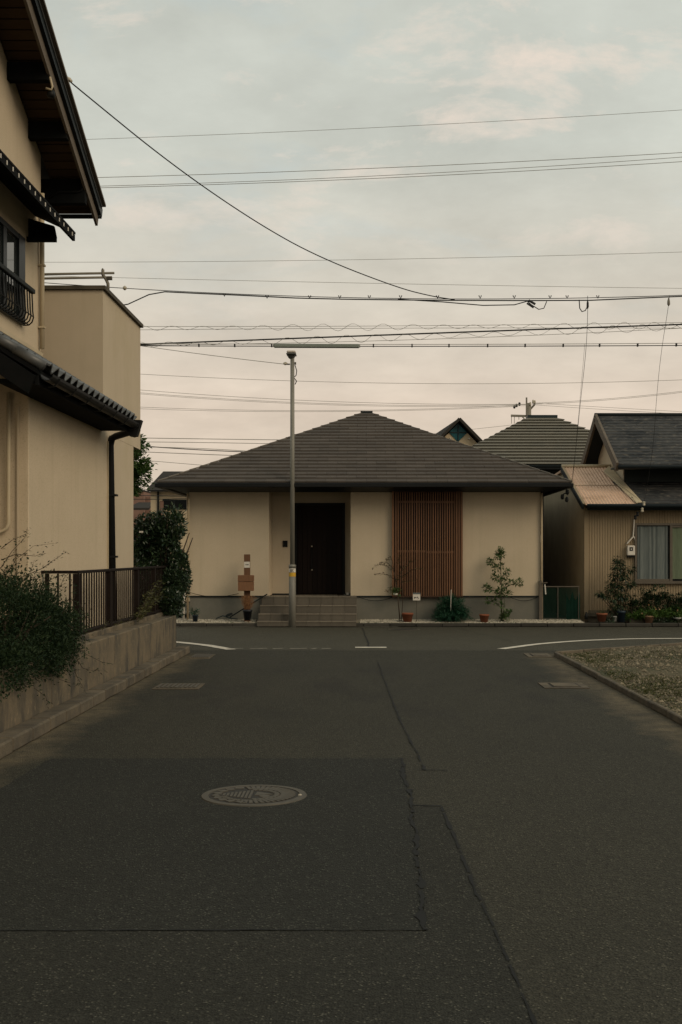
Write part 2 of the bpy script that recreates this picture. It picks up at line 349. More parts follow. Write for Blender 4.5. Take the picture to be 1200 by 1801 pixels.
M['earth'] = mat('earth', (.09, .08, .055), (.07, .062, .042), .5, rough=1, bump=(6, .5, .05))
M['gravel_bed'] = mat('gravel_bed', (.26, .23, .17), (.19, .17, .13), 22, rough=1, bump=(45, 1, .02))

# ------------------------------------------------------------------ ground, roads, markings
def flat(name, poly, z, m, kind='structure'):
    mb = MB(); mb.add([(x, y, z) for x, y in poly], [tuple(range(len(poly)))]); return struct(mb.build(name, m), kind)
flat('ground', [(-900, -300), (900, -300), (900, 1600), (-900, 1600)], -.04, M['earth'])
flat('road', [(-3.25, -8), (3.25, -8), (3.25, 20.6), (-3.25, 20.6)], 0, M['asphalt'])
flat('cross_road', [(-60, 20.6), (3.25, 20.6), (3.25, 18.6), (60, 18.6), (60, 27.22), (-60, 27.22)], 0, M['asphalt_cross'])
def ragged(poly, j=.012, step=.06):
    out = []
    for (x0, y0), (x1, y1) in zip(poly, poly[1:] + poly[:1]):
        n = max(1, int(math.hypot(x1 - x0, y1 - y0) / step))
        out += [(x0 + (x1 - x0) * i / n + rnd(-j, j), y0 + (y1 - y0) * i / n + rnd(-j, j)) for i in range(n)]
    return out
flat('asphalt_patch', ragged([(-2.62, 5.25), (.27, 5.25), (.29, 9.67), (-2.55, 9.67)]), .004, M['asphalt_patch'])
flat('old_asphalt', [(-2.7, 1.5), (.62, 1.5), (.60, 4.2), (.50, 7.82), (.30, 7.9), (.262, 5.24), (-2.62, 5.24)], .0035, M['asphalt_old'])
def crack(pts, w, jag, step=.05):
    mb = MB(); pts = [Vector((x, y, .0075)) for x, y in pts]; prev = None; off = 0; wd = w
    for a, b in zip(pts, pts[1:]):
        n = max(2, int((b - a).length / step)); d = (b - a).normalized(); s = Vector((-d.y, d.x, 0))
        for i in range(n + 1):
            if i == 0 and prev is not None: continue
            off = off * .82 + rnd(-jag, jag) * .6; wd = wd * .6 + w * (random.random() ** 2 * 2.2 + .1) * .4
            p = a.lerp(b, i / n) + s * off; h = wd / 2
            l = len(mb.v); mb.v += [p + s * h * rnd(.5, 1.2), p - s * h * rnd(.5, 1.2)]
            if prev is not None and random.random() > .06: mb.f.append((l - 2, l - 1, l + 1, l))
            prev = l
    return struct(mb.build('asphalt_crack', M['crack']))
crack([(.28, 9.68), (.285, 9.0), (.30, 8.0), (.28, 7.0), (.262, 5.25)], 0.0340, .014, .04)
crack([(-1.4, 9.68), (.285, 9.68)], 0.0136, .003)
crack([(-2.6, 9.66), (-1.4, 9.68)], 0.0085, .003)
crack([(.31, 7.86), (.49, 7.83)], 0.0238, .012)
crack([(-2.6, 5.25), (-1.9, 5.25)], 0.0170, .005)
crack([(-1.6, 5.24), (-.2, 5.25)], 0.0136, .005)
crack([(-.15, 5.24), (.25, 5.25)], 0.0068, .003)
crack([(.49, 7.82), (.53, 6.2), (.565, 5.0), (.59, 4.2), (.61, 3.0)], 0.0153, .005)
crack([(.174, 18.3), (.24, 15.5), (.33, 12.0), (.447, 9.16)], 0.0204, .006)
crack([(-.09, 26.7), (.03, 22.2), (.05, 21.2)], 0.0238, .01)
crack([(-2.5, 20.6), (.1, 20.62), (1.6, 20.6)], 0.0204, .01)
crack([(2.05, 26.6), (2.6, 23.6), (2.75, 22.6)], 0.0170, .010)
crack([(.36, 9.16), (.62, 9.14)], 0.0204, .008)
def ribbon(pix, w, m, z=.008, taper=0):
    pts = [PG(*p) for p in pix]; mb = MB(); n = len(pts)
    fine = []
    for a, b in zip(pts, pts[1:]): fine += [a.lerp(b, i / 6) for i in range(6)]
    fine.append(pts[-1])
    for _ in range(3): fine = [fine[0]] + [(fine[i-1] + fine[i] * 2 + fine[i+1]) / 4 for i in range(1, len(fine) - 1)] + [fine[-1]]
    for i, p in enumerate(fine):
        d = (fine[min(i+1, len(fine)-1)] - fine[max(i-1, 0)]).normalized(); s = Vector((-d.y, d.x, 0)) * w / 2 * rnd(.9, 1.06)
        mb.v += [Vector((p.x, p.y, z)) + s, Vector((p.x, p.y, z)) - s]
        if i: l = len(mb.v); mb.f.append((l - 4, l - 3, l - 1, l - 2))
    return struct(mb.build('road_marking', m))
ribbon([(882, 1142), (940, 1134), (985, 1130), (1030, 1127), (1110, 1124), (1200, 1123.5), (1320, 1124)], .17, M['marking'])
ribbon([(180, 1123), (250, 1124.5), (318, 1130.5), (365, 1135.5), (407, 1143)], .20, M['marking'])
ribbon([(625, 1139.3), (680, 1139.3)], .22, M['marking'])
for a, b in ((400, 428), (440, 470), (480, 498), (510, 540), (548, 556), (566, 582)):
    ribbon([(a, 1141.6), (b, 1141)], .075, M['marking_worn'])
ribbon([(300, 1103.2), (480, 1103), (640, 1103), (700, 1103.2)], .06, M['marking_worn'])

# manhole cover in the near lane: iron frame, lid, raised pattern
def manhole(cx, cy, r, label, detail=True):
    t = thing('manhole_cover', label, 'manhole cover', (cx, cy, .004))
    MB().lathe([(r + .055, 0), (r + .05, .007), (r + .006, .008), (r + .004, .001)], (cx, cy, .004), 40).build('frame', M['iron'], t)
    lid = MB().lathe([(r, 0), (r, .005)], (cx, cy, .004), 40).build('lid', M['lid_iron'], t)
    if not detail: return t
    z0, z1 = .009, .014
    def bar(ang0, r0, ang1, r1, w, nm='raised_rib'):
        a, b = Vector((cx + r0 * math.cos(ang0), cy + r0 * math.sin(ang0), (z0+z1)/2)), Vector((cx + r1 * math.cos(ang1), cy + r1 * math.sin(ang1), (z0+z1)/2))
        return MB().beam(a, b, w, z1 - z0).build(nm, M['iron'], lid)
    for k in range(26):                                  # fan of ribs round the far right half
        a = R(-100 + k * 8.1); bar(a, r * .60, a + R(3), r * .93, .026)
    for k in range(14):
        a = R(-88 + k * 13.5); bar(a, r * .46, a + R(8), r * .57, .034)
    # raised heart piece and triangle of stripes on the left
    for k in range(9):
        x = -.78 + k * .085; hgt = .07 + k * .048
        MB().box(cx + r * x, cx + r * (x + .055), cy - r * hgt, cy + r * hgt, z0, z1).build('raised_stripe', M['iron'], lid)
    MB().prism([(cx + r*.02, cy - r*.12, z0), (cx + r*.42, cy + r*.02, z0), (cx + r*.05, cy + r*.30, z0)], (0, 0, .005)).build('raised_triangle', M['iron'], lid)
    MB().lathe([(r * .13, 0), (r * .12, .005)], (cx + r * .25, cy - r * .18, z0), 14).build('raised_disc', M['iron'], lid)
    for k in range(9):
        a = R(112 + k * 17); bar(a, r * .80, a + R(12), r * .88, .05)
    for k in range(7):
        a = R(200 + k * 9); bar(a, r * .62, a, r * .76, .022)
    MB().lathe([(.014, 0), (.010, .008)], (cx + r * 1.03, cy - .02, .010), 8).build('hinge_pin', M['stone_white'], t)
    return t
c = PG(447, 1400.5); manhole(c.x, c.y, .305, 'round cast iron manhole cover with raised pattern in the dark asphalt patch')
c = PG(711, 1107.5); manhole(c.x, c.y, .30, 'plain round manhole cover across the junction before the terracotta pot', False)

# drain covers let into the edges of the road
def drain(cx, cy, w, d, label, slots):
    t = thing('drain_cover', label, 'drain cover', (cx, cy, 0))
    MB().box(cx - w/2, cx + w/2, cy - d/2, cy + d/2, .001, .010).build('concrete_frame', M['kerb'], t)
    if slots:
        for k in range(9): MB().box(cx - w*.44 + k*w*.1, cx - w*.44 + k*w*.1 + w*.06, cy - d*.36, cy + d*.36, .011, .02).build('grate_bar', M['iron'], t)
    else:
        MB().box(cx - w*.26, cx + w*.3, cy - d*.34, cy + d*.34, .011, .018).build('lid', M['kerb'], t)
        for a, b in ((-.30, -.27), (.31, .34)): MB().box(cx + a*w, cx + b*w, cy - d*.36, cy + d*.36, .0105, .0125).build('seam', M['crack'], t)
a, b = PG(275, 1208), PG(355, 1208); drain((a.x+b.x)/2, a.y, b.x-a.x, .62, 'rough concrete drain cover beside the left kerb', True)
a, b = PG(952, 1206.5), PG(1030, 1206.5); drain((a.x+b.x)/2, a.y, b.x-a.x, .60, 'concrete drain cover with flat lid beside the gravel lot kerb', False)
a, b = PG(338, 1155), PG(374, 1155); drain((a.x+b.x)/2, a.y, b.x-a.x, .8, 'small pale concrete slab at the end of the left kerb', True)
a, b = PG(925, 1153), PG(968, 1153); drain((a.x+b.x)/2, a.y, b.x-a.x, .7, 'cracked pale concrete slab at the gravel lot corner', False)

# kerbs made of single stones
def kerb_run(name, pts, w, h, mats, L=.6, z=0.0, cham=.015):
    root = bpy.data.objects.new(name, None); COL.objects.link(root); root['kind'] = 'structure'; WL[root.name] = Vector((0, 0, 0))
    for a, b in zip(pts, pts[1:]):
        a, b = Vector((*a, z)), Vector((*b, z)); n = max(1, round((b - a).length / L)); d = (b - a) / n; ang = math.atan2(d.y, d.x)
        proto = None
        for i in range(n):
            c = a + d * (i + .5)
            if proto is None:
                l = d.length - .012
                proto = MB().box(-l/2, l/2, -w/2, w/2, 0, h).build('kerb_stone', mats, root, bevel=cham); k = proto
            else: k = dup(proto, root, (0, 0, 0))
            k.location = c + Vector((0, 0, rnd(-.006, .006))); k.rotation_euler = (0, 0, ang + R(rnd(-.4, .4)))
    return root
kerb_run('kerb', [(-3.04, 3.5), (-3.04, 20.0)], .20, .125, M['kerb'])
kerb_run('kerb', [(3.06, 3.0), (3.06, 19.45), (5.65, 21.42), (14, 22.4)], .055, .075, M['kerb'], cham=.01)
kerb_run('kerb', [(-9.0, 27.28), (16.0, 27.28)], .14, .085, M['kerb_contact_shadow'])

# gravel lot on the right
def lot():
    mb = MB(); nx, ny = 60, 80
    far = lambda x: 19.38 + (x - 3.13) * .775 if x < 5.65 else 21.33 + (x - 5.65) * .115
    hgt = lambda x, y: .045 + .018 * math.sin(x * 1.7 + y * .9) + .012 * math.sin(x * 4.1 - y * 2.3) - (.05 * math.exp(-((y - 16.4) / .5) ** 2) * min(1, max(0, (x - 3.3) * 2)))
    for j in range(ny + 1):
        for i in range(nx + 1):
            x = 3.088 + (14 - 3.088) * (i / nx) ** 1.5; y = 3 + (far(x) - 3) * j / ny
            mb.v.append(Vector((x, y, hgt(x, y) + rnd(-.006, .006))))
    for j in range(ny):
        for i in range(nx): k = j * (nx + 1) + i; mb.f.append((k, k + 1, k + nx + 2, k + nx + 1))
    struct(mb.build('gravel_lot', M['lot'], smooth=True))
    def rock(mb, p, r):
        b = len(mb.v); vs = [(1,0,0),(-1,0,0),(0,1,0),(0,-1,0),(0,0,1),(.5,.5,-.4)]
        a = rnd(0, 6.28); ca, sa = math.cos(a), math.sin(a)
        for x, y, z in vs:
            x *= rnd(.7, 1.2); y *= rnd(.6, 1); z *= rnd(.4, .8)
            mb.v.append(p + Vector((x * ca - y * sa, x * sa + y * ca, z)) * r)
        for f in ((4,0,2),(4,2,1),(4,1,3),(4,3,0),(5,2,0),(5,1,2),(5,3,1),(5,0,3)): mb.f.append(tuple(b + q for q in f))
    st = MB()
    for _ in range(11000):
        y = rnd(11.5, 22); x = 3.15 + abs(random.gauss(0, 1.7))
        if y > far(x) - .03: continue
        if 15.7 < y < 17.0 and random.random() < .7: continue
        rock(st, Vector((x, y, hgt(x, y) + .004)), rnd(.008, .026) if random.random() < .93 else rnd(.03, .05))
    struct(st.build('gravel', M['stone_lot']), 'stuff')
    gr = MB()
    for _ in range(1800):
        y = rnd(12.5, 20.5); x = 3.2 + abs(random.gauss(0, 1.1))
        if y > far(x) - .1 or math.sin(x * 2.3 + 1) + math.sin(y * 1.4) + rnd(-.6, .6) < .1: continue
        for _ in range(9):
            d = Vector((rnd(-1, 1), rnd(-1, 1), rnd(.3, 1.2))); gr.leaf(Vector((x + rnd(-.06, .06), y + rnd(-.06, .06), hgt(x, y))), d, Vector((0, 0, 1)), rnd(.02, .05), rnd(.008, .018))
    struct(gr.build('weeds', M['leaf_olive']), 'stuff')
    bed = MB().add([(-4.9, 27.35, .075), (5.0, 27.35, .075), (5.0, 28.3, .15), (-4.9, 28.3, .15)], [(0, 1, 2, 3)]); struct(bed.build('gravel_bed', M['gravel_bed']))
    ws = MB()
    for _ in range(7000):
        x, y = rnd(-4.85, 4.95), rnd(27.37, 28.0)
        if -2.55 < x < -.15: continue
        rock(ws, Vector((x, y, (.08 + (y - 27.35) * .079))), rnd(.010, .024))
    struct(ws.build('white_gravel', M['stone_white']), 'stuff')
    flat('side_ground', [(-30, 27.35), (-4.9, 27.35), (-4.9, 34), (-30, 34)], .055, M['gravel_bed'])
    flat('side_ground', [(5.0, 27.35), (30, 27.35), (30, 36), (4.2, 36), (4.2, 28.3), (5.0, 28.3)], .055, M['soil'])
lot()
struct(MB().box(-14, -3.31, 2, 20.2, -.03, .53).build('garden_soil', M['soil']))

# ------------------------------------------------------------------ left retaining wall and fence
def retaining_wall():
    t = thing('retaining_wall', 'low weathered concrete retaining wall with dark streaks along the left kerb', 'wall', (-3.23, 12, 0))
    ys = [3.0, 6.0, 9.0, 12.0, 15.0, 17.6, 19.85]
    for a, b in zip(ys, ys[1:]): MB().box(-3.33, -3.15, a, b - .012, 0, .64).build('wall_panel', M['concrete'], t, bevel=.012)
    MB().prism([(-3.15, 19.853, 0), (-3.33, 19.853, 0), (-4.0, 20.55, 0), (-3.9, 20.75, 0)], (0, 0, .62)).build('wall_panel', M['concrete'], t)
    MB().box(-3.42, -3.335, 12.5, 19.8, .5, .70).build('coping', M['concrete'], t, bevel=.01)
retaining_wall()
def fence():
    t = thing('metal_fence', 'dark brown metal picket fence on top of the low concrete wall', 'fence', (-3.38, 14, .69))
    X, y0, y1, zb, zt = -3.38, 13.95, 20.1, .715, 1.46
    MB().box(X - .03, X + .03, y0, y1, zt - .035, zt).build('top_rail', M['fence'], t, bevel=.006)
    MB().box(X - .03, X + .03, y0, y1, zb, zb + .035).build('bottom_rail', M['fence'], t, bevel=.006)
    for y, w in ((13.98, .08), (15.72, .13), (17.6, .1), (19.0, .1), (20.05, .06)):
        MB().box(X - .035, X + .035, y - w/2, y + w/2, .66, zt - .037).build('post', M['fence'], t)
    proto = None; n = 44
    for i in range(n):
        y = y0 + .12 + i * (y1 - y0 - .2) / n
        if any(abs(y - q) < .085 for q in (15.72, 17.6, 19.0)): continue
        if proto is None: proto = MB().box(X - .006, X + .006, y - .017, y + .017, zb + .037, zt - .037).build('picket', M['fence'], t); yp = y
        else: dup(proto, t, (0, y - yp, 0))
    # short return to the house wall
    MB().box(-3.93, X - .032, 13.92, 13.98, zt - .034, zt + .001).build('top_rail', M['fence'], t)
    MB().box(-3.93, X - .032, 13.93, 13.97, zb, zb + .034).build('bottom_rail', M['fence'], t)
    for px, w in ((62, .014), (83, .045), (102, .016), (123, .016)):
        x = P(px, 1000, 13.95).x; MB().box(x - w/2, x + w/2, 13.935, 13.965, zb + .036, zt - .036).build('picket', M['fence'], t)
fence()

# ------------------------------------------------------------------ house on the left
def left_house():
    t = thing('stucco_house', 'two storey cream stucco house with black tiled lower roof at the left', 'house', (-5.0, 14, .5))
    S = M['stucco']; C = M['stucco_cool']
    # ground floor walls
    MB().box(-9, -3.78, 13.42, 17.6, .4, 3.70).build('wall', S, t, bevel=.01)
    MB().box(-9, -4.42, 4.0, 13.41, .4, 3.75).build('wall', C, t)
    # flat roofed block at the far end; its lower storey stops short of the upper one
    MB().prism([(-3.782, 17.2, 3.40), (-3.782, 17.2, 5.44), (-8, 17.2, 5.44), (-8, 17.2, 3.40)], (0, 2.85, 0)).build('wall', C, t)
    MB().box(-8, -3.784, 17.62, 19.46, .4, 3.398).build('wall', C, t)
    MB().box(-8.0, -3.74, 17.16, 20.1, 5.445, 5.50).build('parapet_coping', M['kerb_dark'], t)
    # upper floor with the gable towards the road
    X = -4.5; zt = lambda y: 6.84 + .434 * (17.73 - y)
    ridge = 11.0
    MB().prism([(X, 16.56, 3.6), (X, 16.56, zt(16.56) - .19), (X, ridge, zt(ridge) - .19), (X, 5.5, zt(16.5) - .19), (X, 5.5, 3.6)], (-5, 0, 0)).build('wall', S, t)
    for k, (z, w) in enumerate(((4.43, .05), (4.36, .035))):
        MB().box(X - .02, X + .03 + .015 * k, 6, 16.57, z - w, z).build('wall_trim', M['stucco_drain'], t)
    MB().tube([(X + .05, 16.45, 4.47), (X + .05, 16.45, 6.6)], .032, 8).build('downpipe', M['stucco_drain'], t, True)
    for z in (4.75, 5.6, 6.3): MB().box(X + .005, X + .09, 16.41, 16.49, z, z + .025).build('pipe_clip', M['stucco_drain'], t)
    # gable roof
    rf = MB()
    for y0, y1, s in ((ridge, 17.70, 1), ):
        rf.prism([(-3.90, y0, zt(y0) - .10), (-3.90, y1, zt(y1) - .10), (-3.90, y1, zt(y1)), (-3.90, y0, zt(y0))], (-6, 0, 0))
    rf.prism([(-3.90, ridge - .001, zt(ridge) - .10), (-3.90, ridge - .001, zt(ridge)), (-3.90, 4.3, zt(17.7)), (-3.90, 4.3, zt(17.7) - .1)], (-6, 0, 0))
    roof = rf.build('gable_roof', M['kawara'], t)
    # thin soffit boards across the overhang
    y = ridge; proto = None
    while y < 17.55:
        z = zt(y + .075) - .155
        b = MB().beam((-3.975, y + .075, z), (X + .002, y + .075, z), .142, .02, up=(0, .434, 1)).build('soffit_board', M['soffit'], roof); y += .15
    for y, hh in ((12.4, .2), (13.8, .2), (15.06, .20), (16.0, .20), (17.02, .32)):
        w = .13; MB().box(X + .002 if y < 16.5 else X - 1, -3.985, y - w/2, y + w/2, zt(y) - .21 - hh, zt(y) - .19).build('purlin', M['purlin'], roof)
    MB().beam((-3.98, ridge, zt(ridge) - .27), (-3.98, 17.71, zt(17.71) - .27), .035, .19, up=(0, .434, 1)).build('barge_board', M['barge'], roof)
    MB().beam((-3.955, ridge, zt(ridge) - .13), (-3.955, 17.76, zt(17.76) - .13), .085, .135, up=(0, .434, 1)).build('verge_trim', M['blue_black'], roof)
    MB().beam((-3.90, ridge, zt(ridge) - .035), (-3.90, 17.74, zt(17.74) - .035), .09, .035, up=(0, .434, 1)).build('verge_edge', M['barge'], roof)
    MB().box(-5.5, -4.0, 17.60, 17.66, zt(17.63) - .22, zt(17.63) - .12).build('fascia_board', M['soffit'], roof)
    MB().tube([(-5.5, 17.72, zt(17.7) - .21), (-3.92, 17.72, zt(17.7) - .21)], .035, 8).build('gutter', M['blue_black'], roof, True)
    y = 17.02; z = zt(y) - .38
    MB().tube([(X + .03, y - .085, z - .08), (X + .15, y - .085, z), (X + .42, y - .085, z), (-4.02, y - .085, z + .02), (-3.99, y - .085, z + .25)], .012, 6).build('conduit', M['dark_metal'], roof, True)
    # service wire fixings on the verge
    p = PX(88, 152, -3.96)
    MB().tube([p + Vector((.0, 0, .12)), p + Vector((.03, 0, .0)), p + Vector((.02, 0, -.04)), p + Vector((-.05, 0, -.02))], .014, 6).build('wire_hook', M['stucco_drain'], t, True)
    MB().lathe([(.04, 0), (.055, .03), (.045, .08), (.02, .1)], p + Vector((0, .05, -.12)), 10).build('insulator', M['dark_metal'], t, True)
    q = PX(118, 137, -3.9)
    MB().tube([q + Vector((-.05, 0, .03)), q + Vector((.03, 0, -.02)), q + Vector((.06, 0, -.05))], [.02, .028, .018], 8).build('insulator', M['ceramic'], t, True)
    # window hood
    zh, xo, y1 = 6.02, -3.95, 16.28
    hood = MB().prism([(xo, 6, zh - .03), (xo, 6, zh), (X, 6, zh + .30), (X, 6, zh + .22)], (0, y1 - 6, 0)).build('window_hood', M['purlin'], t)
    MB().box(xo - .04, xo - .005, 6, y1 - .01, zh - .12, zh - .035).build('fascia_board', M['purlin'], hood)
    pr = None
    for k in range(40):
        y = y1 - .18 - k * .225
        if y < 8: break
        if pr is None: pr = MB().box(xo - .004, xo + .004, y - .009, y + .009, zh - .09, zh - .042).build('light_leak_dash', M['white'], hood); yp = y  # pale dashes stand in for daylight leaking through gaps in the hood
        else: dup(pr, hood, (0, y - yp, 0))
    MB().prism([(X, 15.95, zh + .1), (X, 15.95, zh - .16), (-4.13, 15.95, zh - .15), (-4.16, 15.95, zh - .0)], (0, .06, 0)).build('bracket', M['purlin'], hood)
    MB().box(X, -4.11, 15.86, 15.92, zh - .23, zh - .165).build('bracket', M['purlin'], hood)
    # window behind the rail
    zb, zt_ = 4.66, 5.72
    MB().box(X - .02, X + .012, 12.0, 15.55, zb, zt_).build('window', M['dark_glass'], t)
    win = bpy.data.objects['window']
    MB().box(X + .013, X + .055, 15.35, 15.62, zb - .03, zt_ + .04).build('frame', M['blue_black'], win)
    MB().box(X + .013, X + .05, 11.9, 15.348, zt_ - .03, zt_ + .04).build('frame', M['blue_black'], win)
    MB().box(X + .013, X + .05, 11.9, 15.348, zb - .03, zb + .04).build('frame', M['blue_black'], win)
    MB().box(X + .013, X + .045, 14.72, 14.86, zb + .042, zt_ - .032).build('frame', M['blue_black'], win)
    MB().box(X + .013, X + .02, 14.862, 15.348, zb + .042, zt_ - .032).build('pane', M['glass_sky'], win)
    MB().box(X + .013, X + .02, 11.95, 14.718, zb + .042, zt_ - .032).build('pane', M['glass_sky'], win)
    rail = MB().box(X + .10, X + .16, 12.0, 15.72, 5.06, 5.12).build('balcony_rail', M['ledge'], t, bevel=.008)
    prof = [(.13, 5.06), (.135, 4.95), (.14, 4.82), (.15, 4.74), (.13, 4.68), (.09, 4.645), (.02, 4.64)]
    pb = None
    for k in range(30):
        y = 15.66 - k * .115
        if pb is None: pb = MB().tube([(X + a, y, z) for a, z in prof], .0095, 5).build('baluster', M['black'], rail, True)
        else: dup(pb, rail, (0, -k * .115, 0))
    for a, z in ((.02, 4.64), (.09, 4.648), (.15, 4.75)): MB().tube([(X + a, 12, z), (X + a, 15.67, z)], .008, 5).build('lower_rail', M['black'], rail)
    # tiled lower roof
    e0, e1, ex, ez, sl = 12.30, 17.12, -3.37, 3.55, .62
    rz = lambda x: ez + (ex - x) * sl
    roof = MB().prism([(ex, e0, ez - .05), (ex, e0, ez), (X, e0, rz(X)), (X, e0, rz(X) - .05)], (0, e1 - e0, 0)).build('tiled_roof', M['purlin'], t)
    # one pantile: a wave across, curling at the lower edge
    def tile():
        mb = MB(); n = 7; w = .275; ln = .33; pts = []
        for i in range(n):
            u = i / (n - 1); pts.append((u * w, .045 * math.sin(u * 2 * math.pi + .6) + .03))
        d = Vector((1, 0, -sl)).normalized(); nn = Vector((sl, 0, 1)).normalized()
        for t_, off in ((0, .0), (1, .025)):
            for th in (0, -.022):
                for a, b in pts: mb.v.append(d * (t_ * ln) + Vector((0, a, 0)) + nn * (b + off + th))
        a, b, c_, d_ = 0, n, 2 * n, 3 * n
        for i in range(n - 1):
            mb.f += [(a+i, c_+i, c_+i+1, a+i+1), (c_+i, d_+i, d_+i+1, c_+i+1), (b+i, b+i+1, d_+i+1, d_+i)]
        mb.f += [(a, b, d_, c_), (a+n-1, c_+n-1, d_+n-1, b+n-1)]
        return mb
    proto = None; du = Vector((1, 0, -sl)).normalized()
    for r in range(5):
        for k in range(17):
            p = Vector((ex + .05, e0 + .14 + k * .277, ez)) - du * (.30 * r + .33)
            if proto is None: proto = tile().build('roof_tile', M['kawara'], roof, origin=(0, 0, 0)); o = proto
            else: o = dup(proto, roof, (0, 0, 0))
            o.location = p - wl(roof)
    # verge tiles on the near edge, barge board below them
    for r in range(5):
        a = Vector((ex + .06, e0 + .02, ez + .035)) - du * (.33 * r); b = a - du * .36 + Vector((0, 0, -.015))
        MB().tube([a, b], [.056, .050], 10).build('verge_tile', M['kawara'], roof, True)
    MB().prism([(ex - .02, e0 - .03, ez - .07), (ex - .10, e0 - .03, ez - .25), (X - .2, e0 - .03, rz(X - .2) - .25), (X - .2, e0 - .03, rz(X - .2) - .02), ], (0, .045, 0)).build('barge_board', M['purlin'], roof)
    MB().box(ex - .41, ex - .04, e0 + .05, e1 - .02, ez - .14, ez - .09).build('soffit', M['purlin'], roof)
    MB().box(ex - .04, ex - .005, e0 + .02, e1, ez - .16, ez - .051).build('fascia_board', M['purlin'], roof)
    g = MB(); pr = [(.07 * math.cos(a), .07 * math.sin(a)) for a in [math.pi + math.pi * i / 8 for i in range(9)]]
    poly = [(ex + .075 + a, e0 + .05, ez - .045 + b) for a, b in pr] + [(ex + .075 + a * .85, e0 + .05, ez - .045 + b * .85) for a, b in reversed(pr)]
    g.prism(poly, (0, e1 - e0 - .05, 0)); g.build('gutter', M['dark_metal'], t)
    pb = None
    for k in range(7):
        y = e0 + .3 + k * .72
        if pb is None: pb = MB().tube([(ex - .01, y, ez - .10), (ex + .03, y, ez - .14), (ex + .09, y, ez - .135), (ex + .15, y, ez - .06)], .009, 5).build('gutter_bracket', M['dark_metal'], t)
        else: dup(pb, t, (0, k * .72, 0))
    # rain head and dog-legged downpipe
    h = Vector((ex + .06, e1 - .03, ez - .05))
    MB().prism([(h.x - .1, h.y - .06, h.z + .06), (h.x + .11, h.y - .06, h.z + .06), (h.x + .04, h.y - .06, h.z - .17), (h.x - .06, h.y - .06, h.z - .17)], (0, .15, 0)).build('rain_head', M['dark_metal'], t)
    MB().tube([h + Vector((-.01, 0, -.15)), P(240, 752, 17.18), P(234, 758, 17.25), P(205, 767, 17.5), P(197, 771, 17.55), P(194, 783, 17.56), (-3.71, 17.56, .5)], .052, 10).build('downpipe', M['dark_metal'], t, True)
    for z in (2.5, 1.6): MB().box(-3.777, -3.65, 17.5, 17.62, z, z + .03).build('pipe_clip', M['dark_metal'], t)
    MB().box(-3.80, -3.76, 17.46, 17.49, .5, 3.3).build('conduit', M['stucco_drain'], t)
    # pipe on the near face
    a = P(15, 690, 13.36); b = P(15, 920, 13.36)
    MB().tube([a, b, b + Vector((-.02, 0, -.06)), b + Vector((-.09, 0, -.10)), b + Vector((-.3, 0, -.1))], .022, 8).build('downpipe', M['stucco_drain'], t, True)
    MB().box(P(28, 700, 13.36).x, P(31, 700, 13.36).x, 13.39, 13.419, 1.0, 3.3).build('conduit', M['stucco_cool'], t)
    # poles on the flat roof
    r = thing('roof_rail', 'two pale metal poles on a bent bracket above the flat parapet', 'rail', (-4.0, 17.6, 5.5))
    Yp = 17.7
    for y0, x1 in ((481.5, 201), (489, 197)): MB().tube([P(-60, y0 + 3, Yp), P(x1, y0 - 1.5, Yp)], .018, 8).build('pole', M['concrete_pole'], r, True)
    MB().tube([P(181, 474, Yp), P(181, 483, Yp), P(187, 492, Yp), P(190, 499, Yp), P(190, 510, Yp)], .024, 7).build('bracket', M['concrete_pole'], r, True)
    MB().tube([P(180.5, 472, Yp), P(180.5, 488, Yp)], .012, 6).build('bolt', M['iron'], r)
    MB().box(P(189, 487, Yp).x, P(197, 487, Yp).x, Yp - .03, Yp + .03, P(0, 492, Yp).z, P(0, 487, Yp).z).build('clamp', M['iron'], r)
left_house()

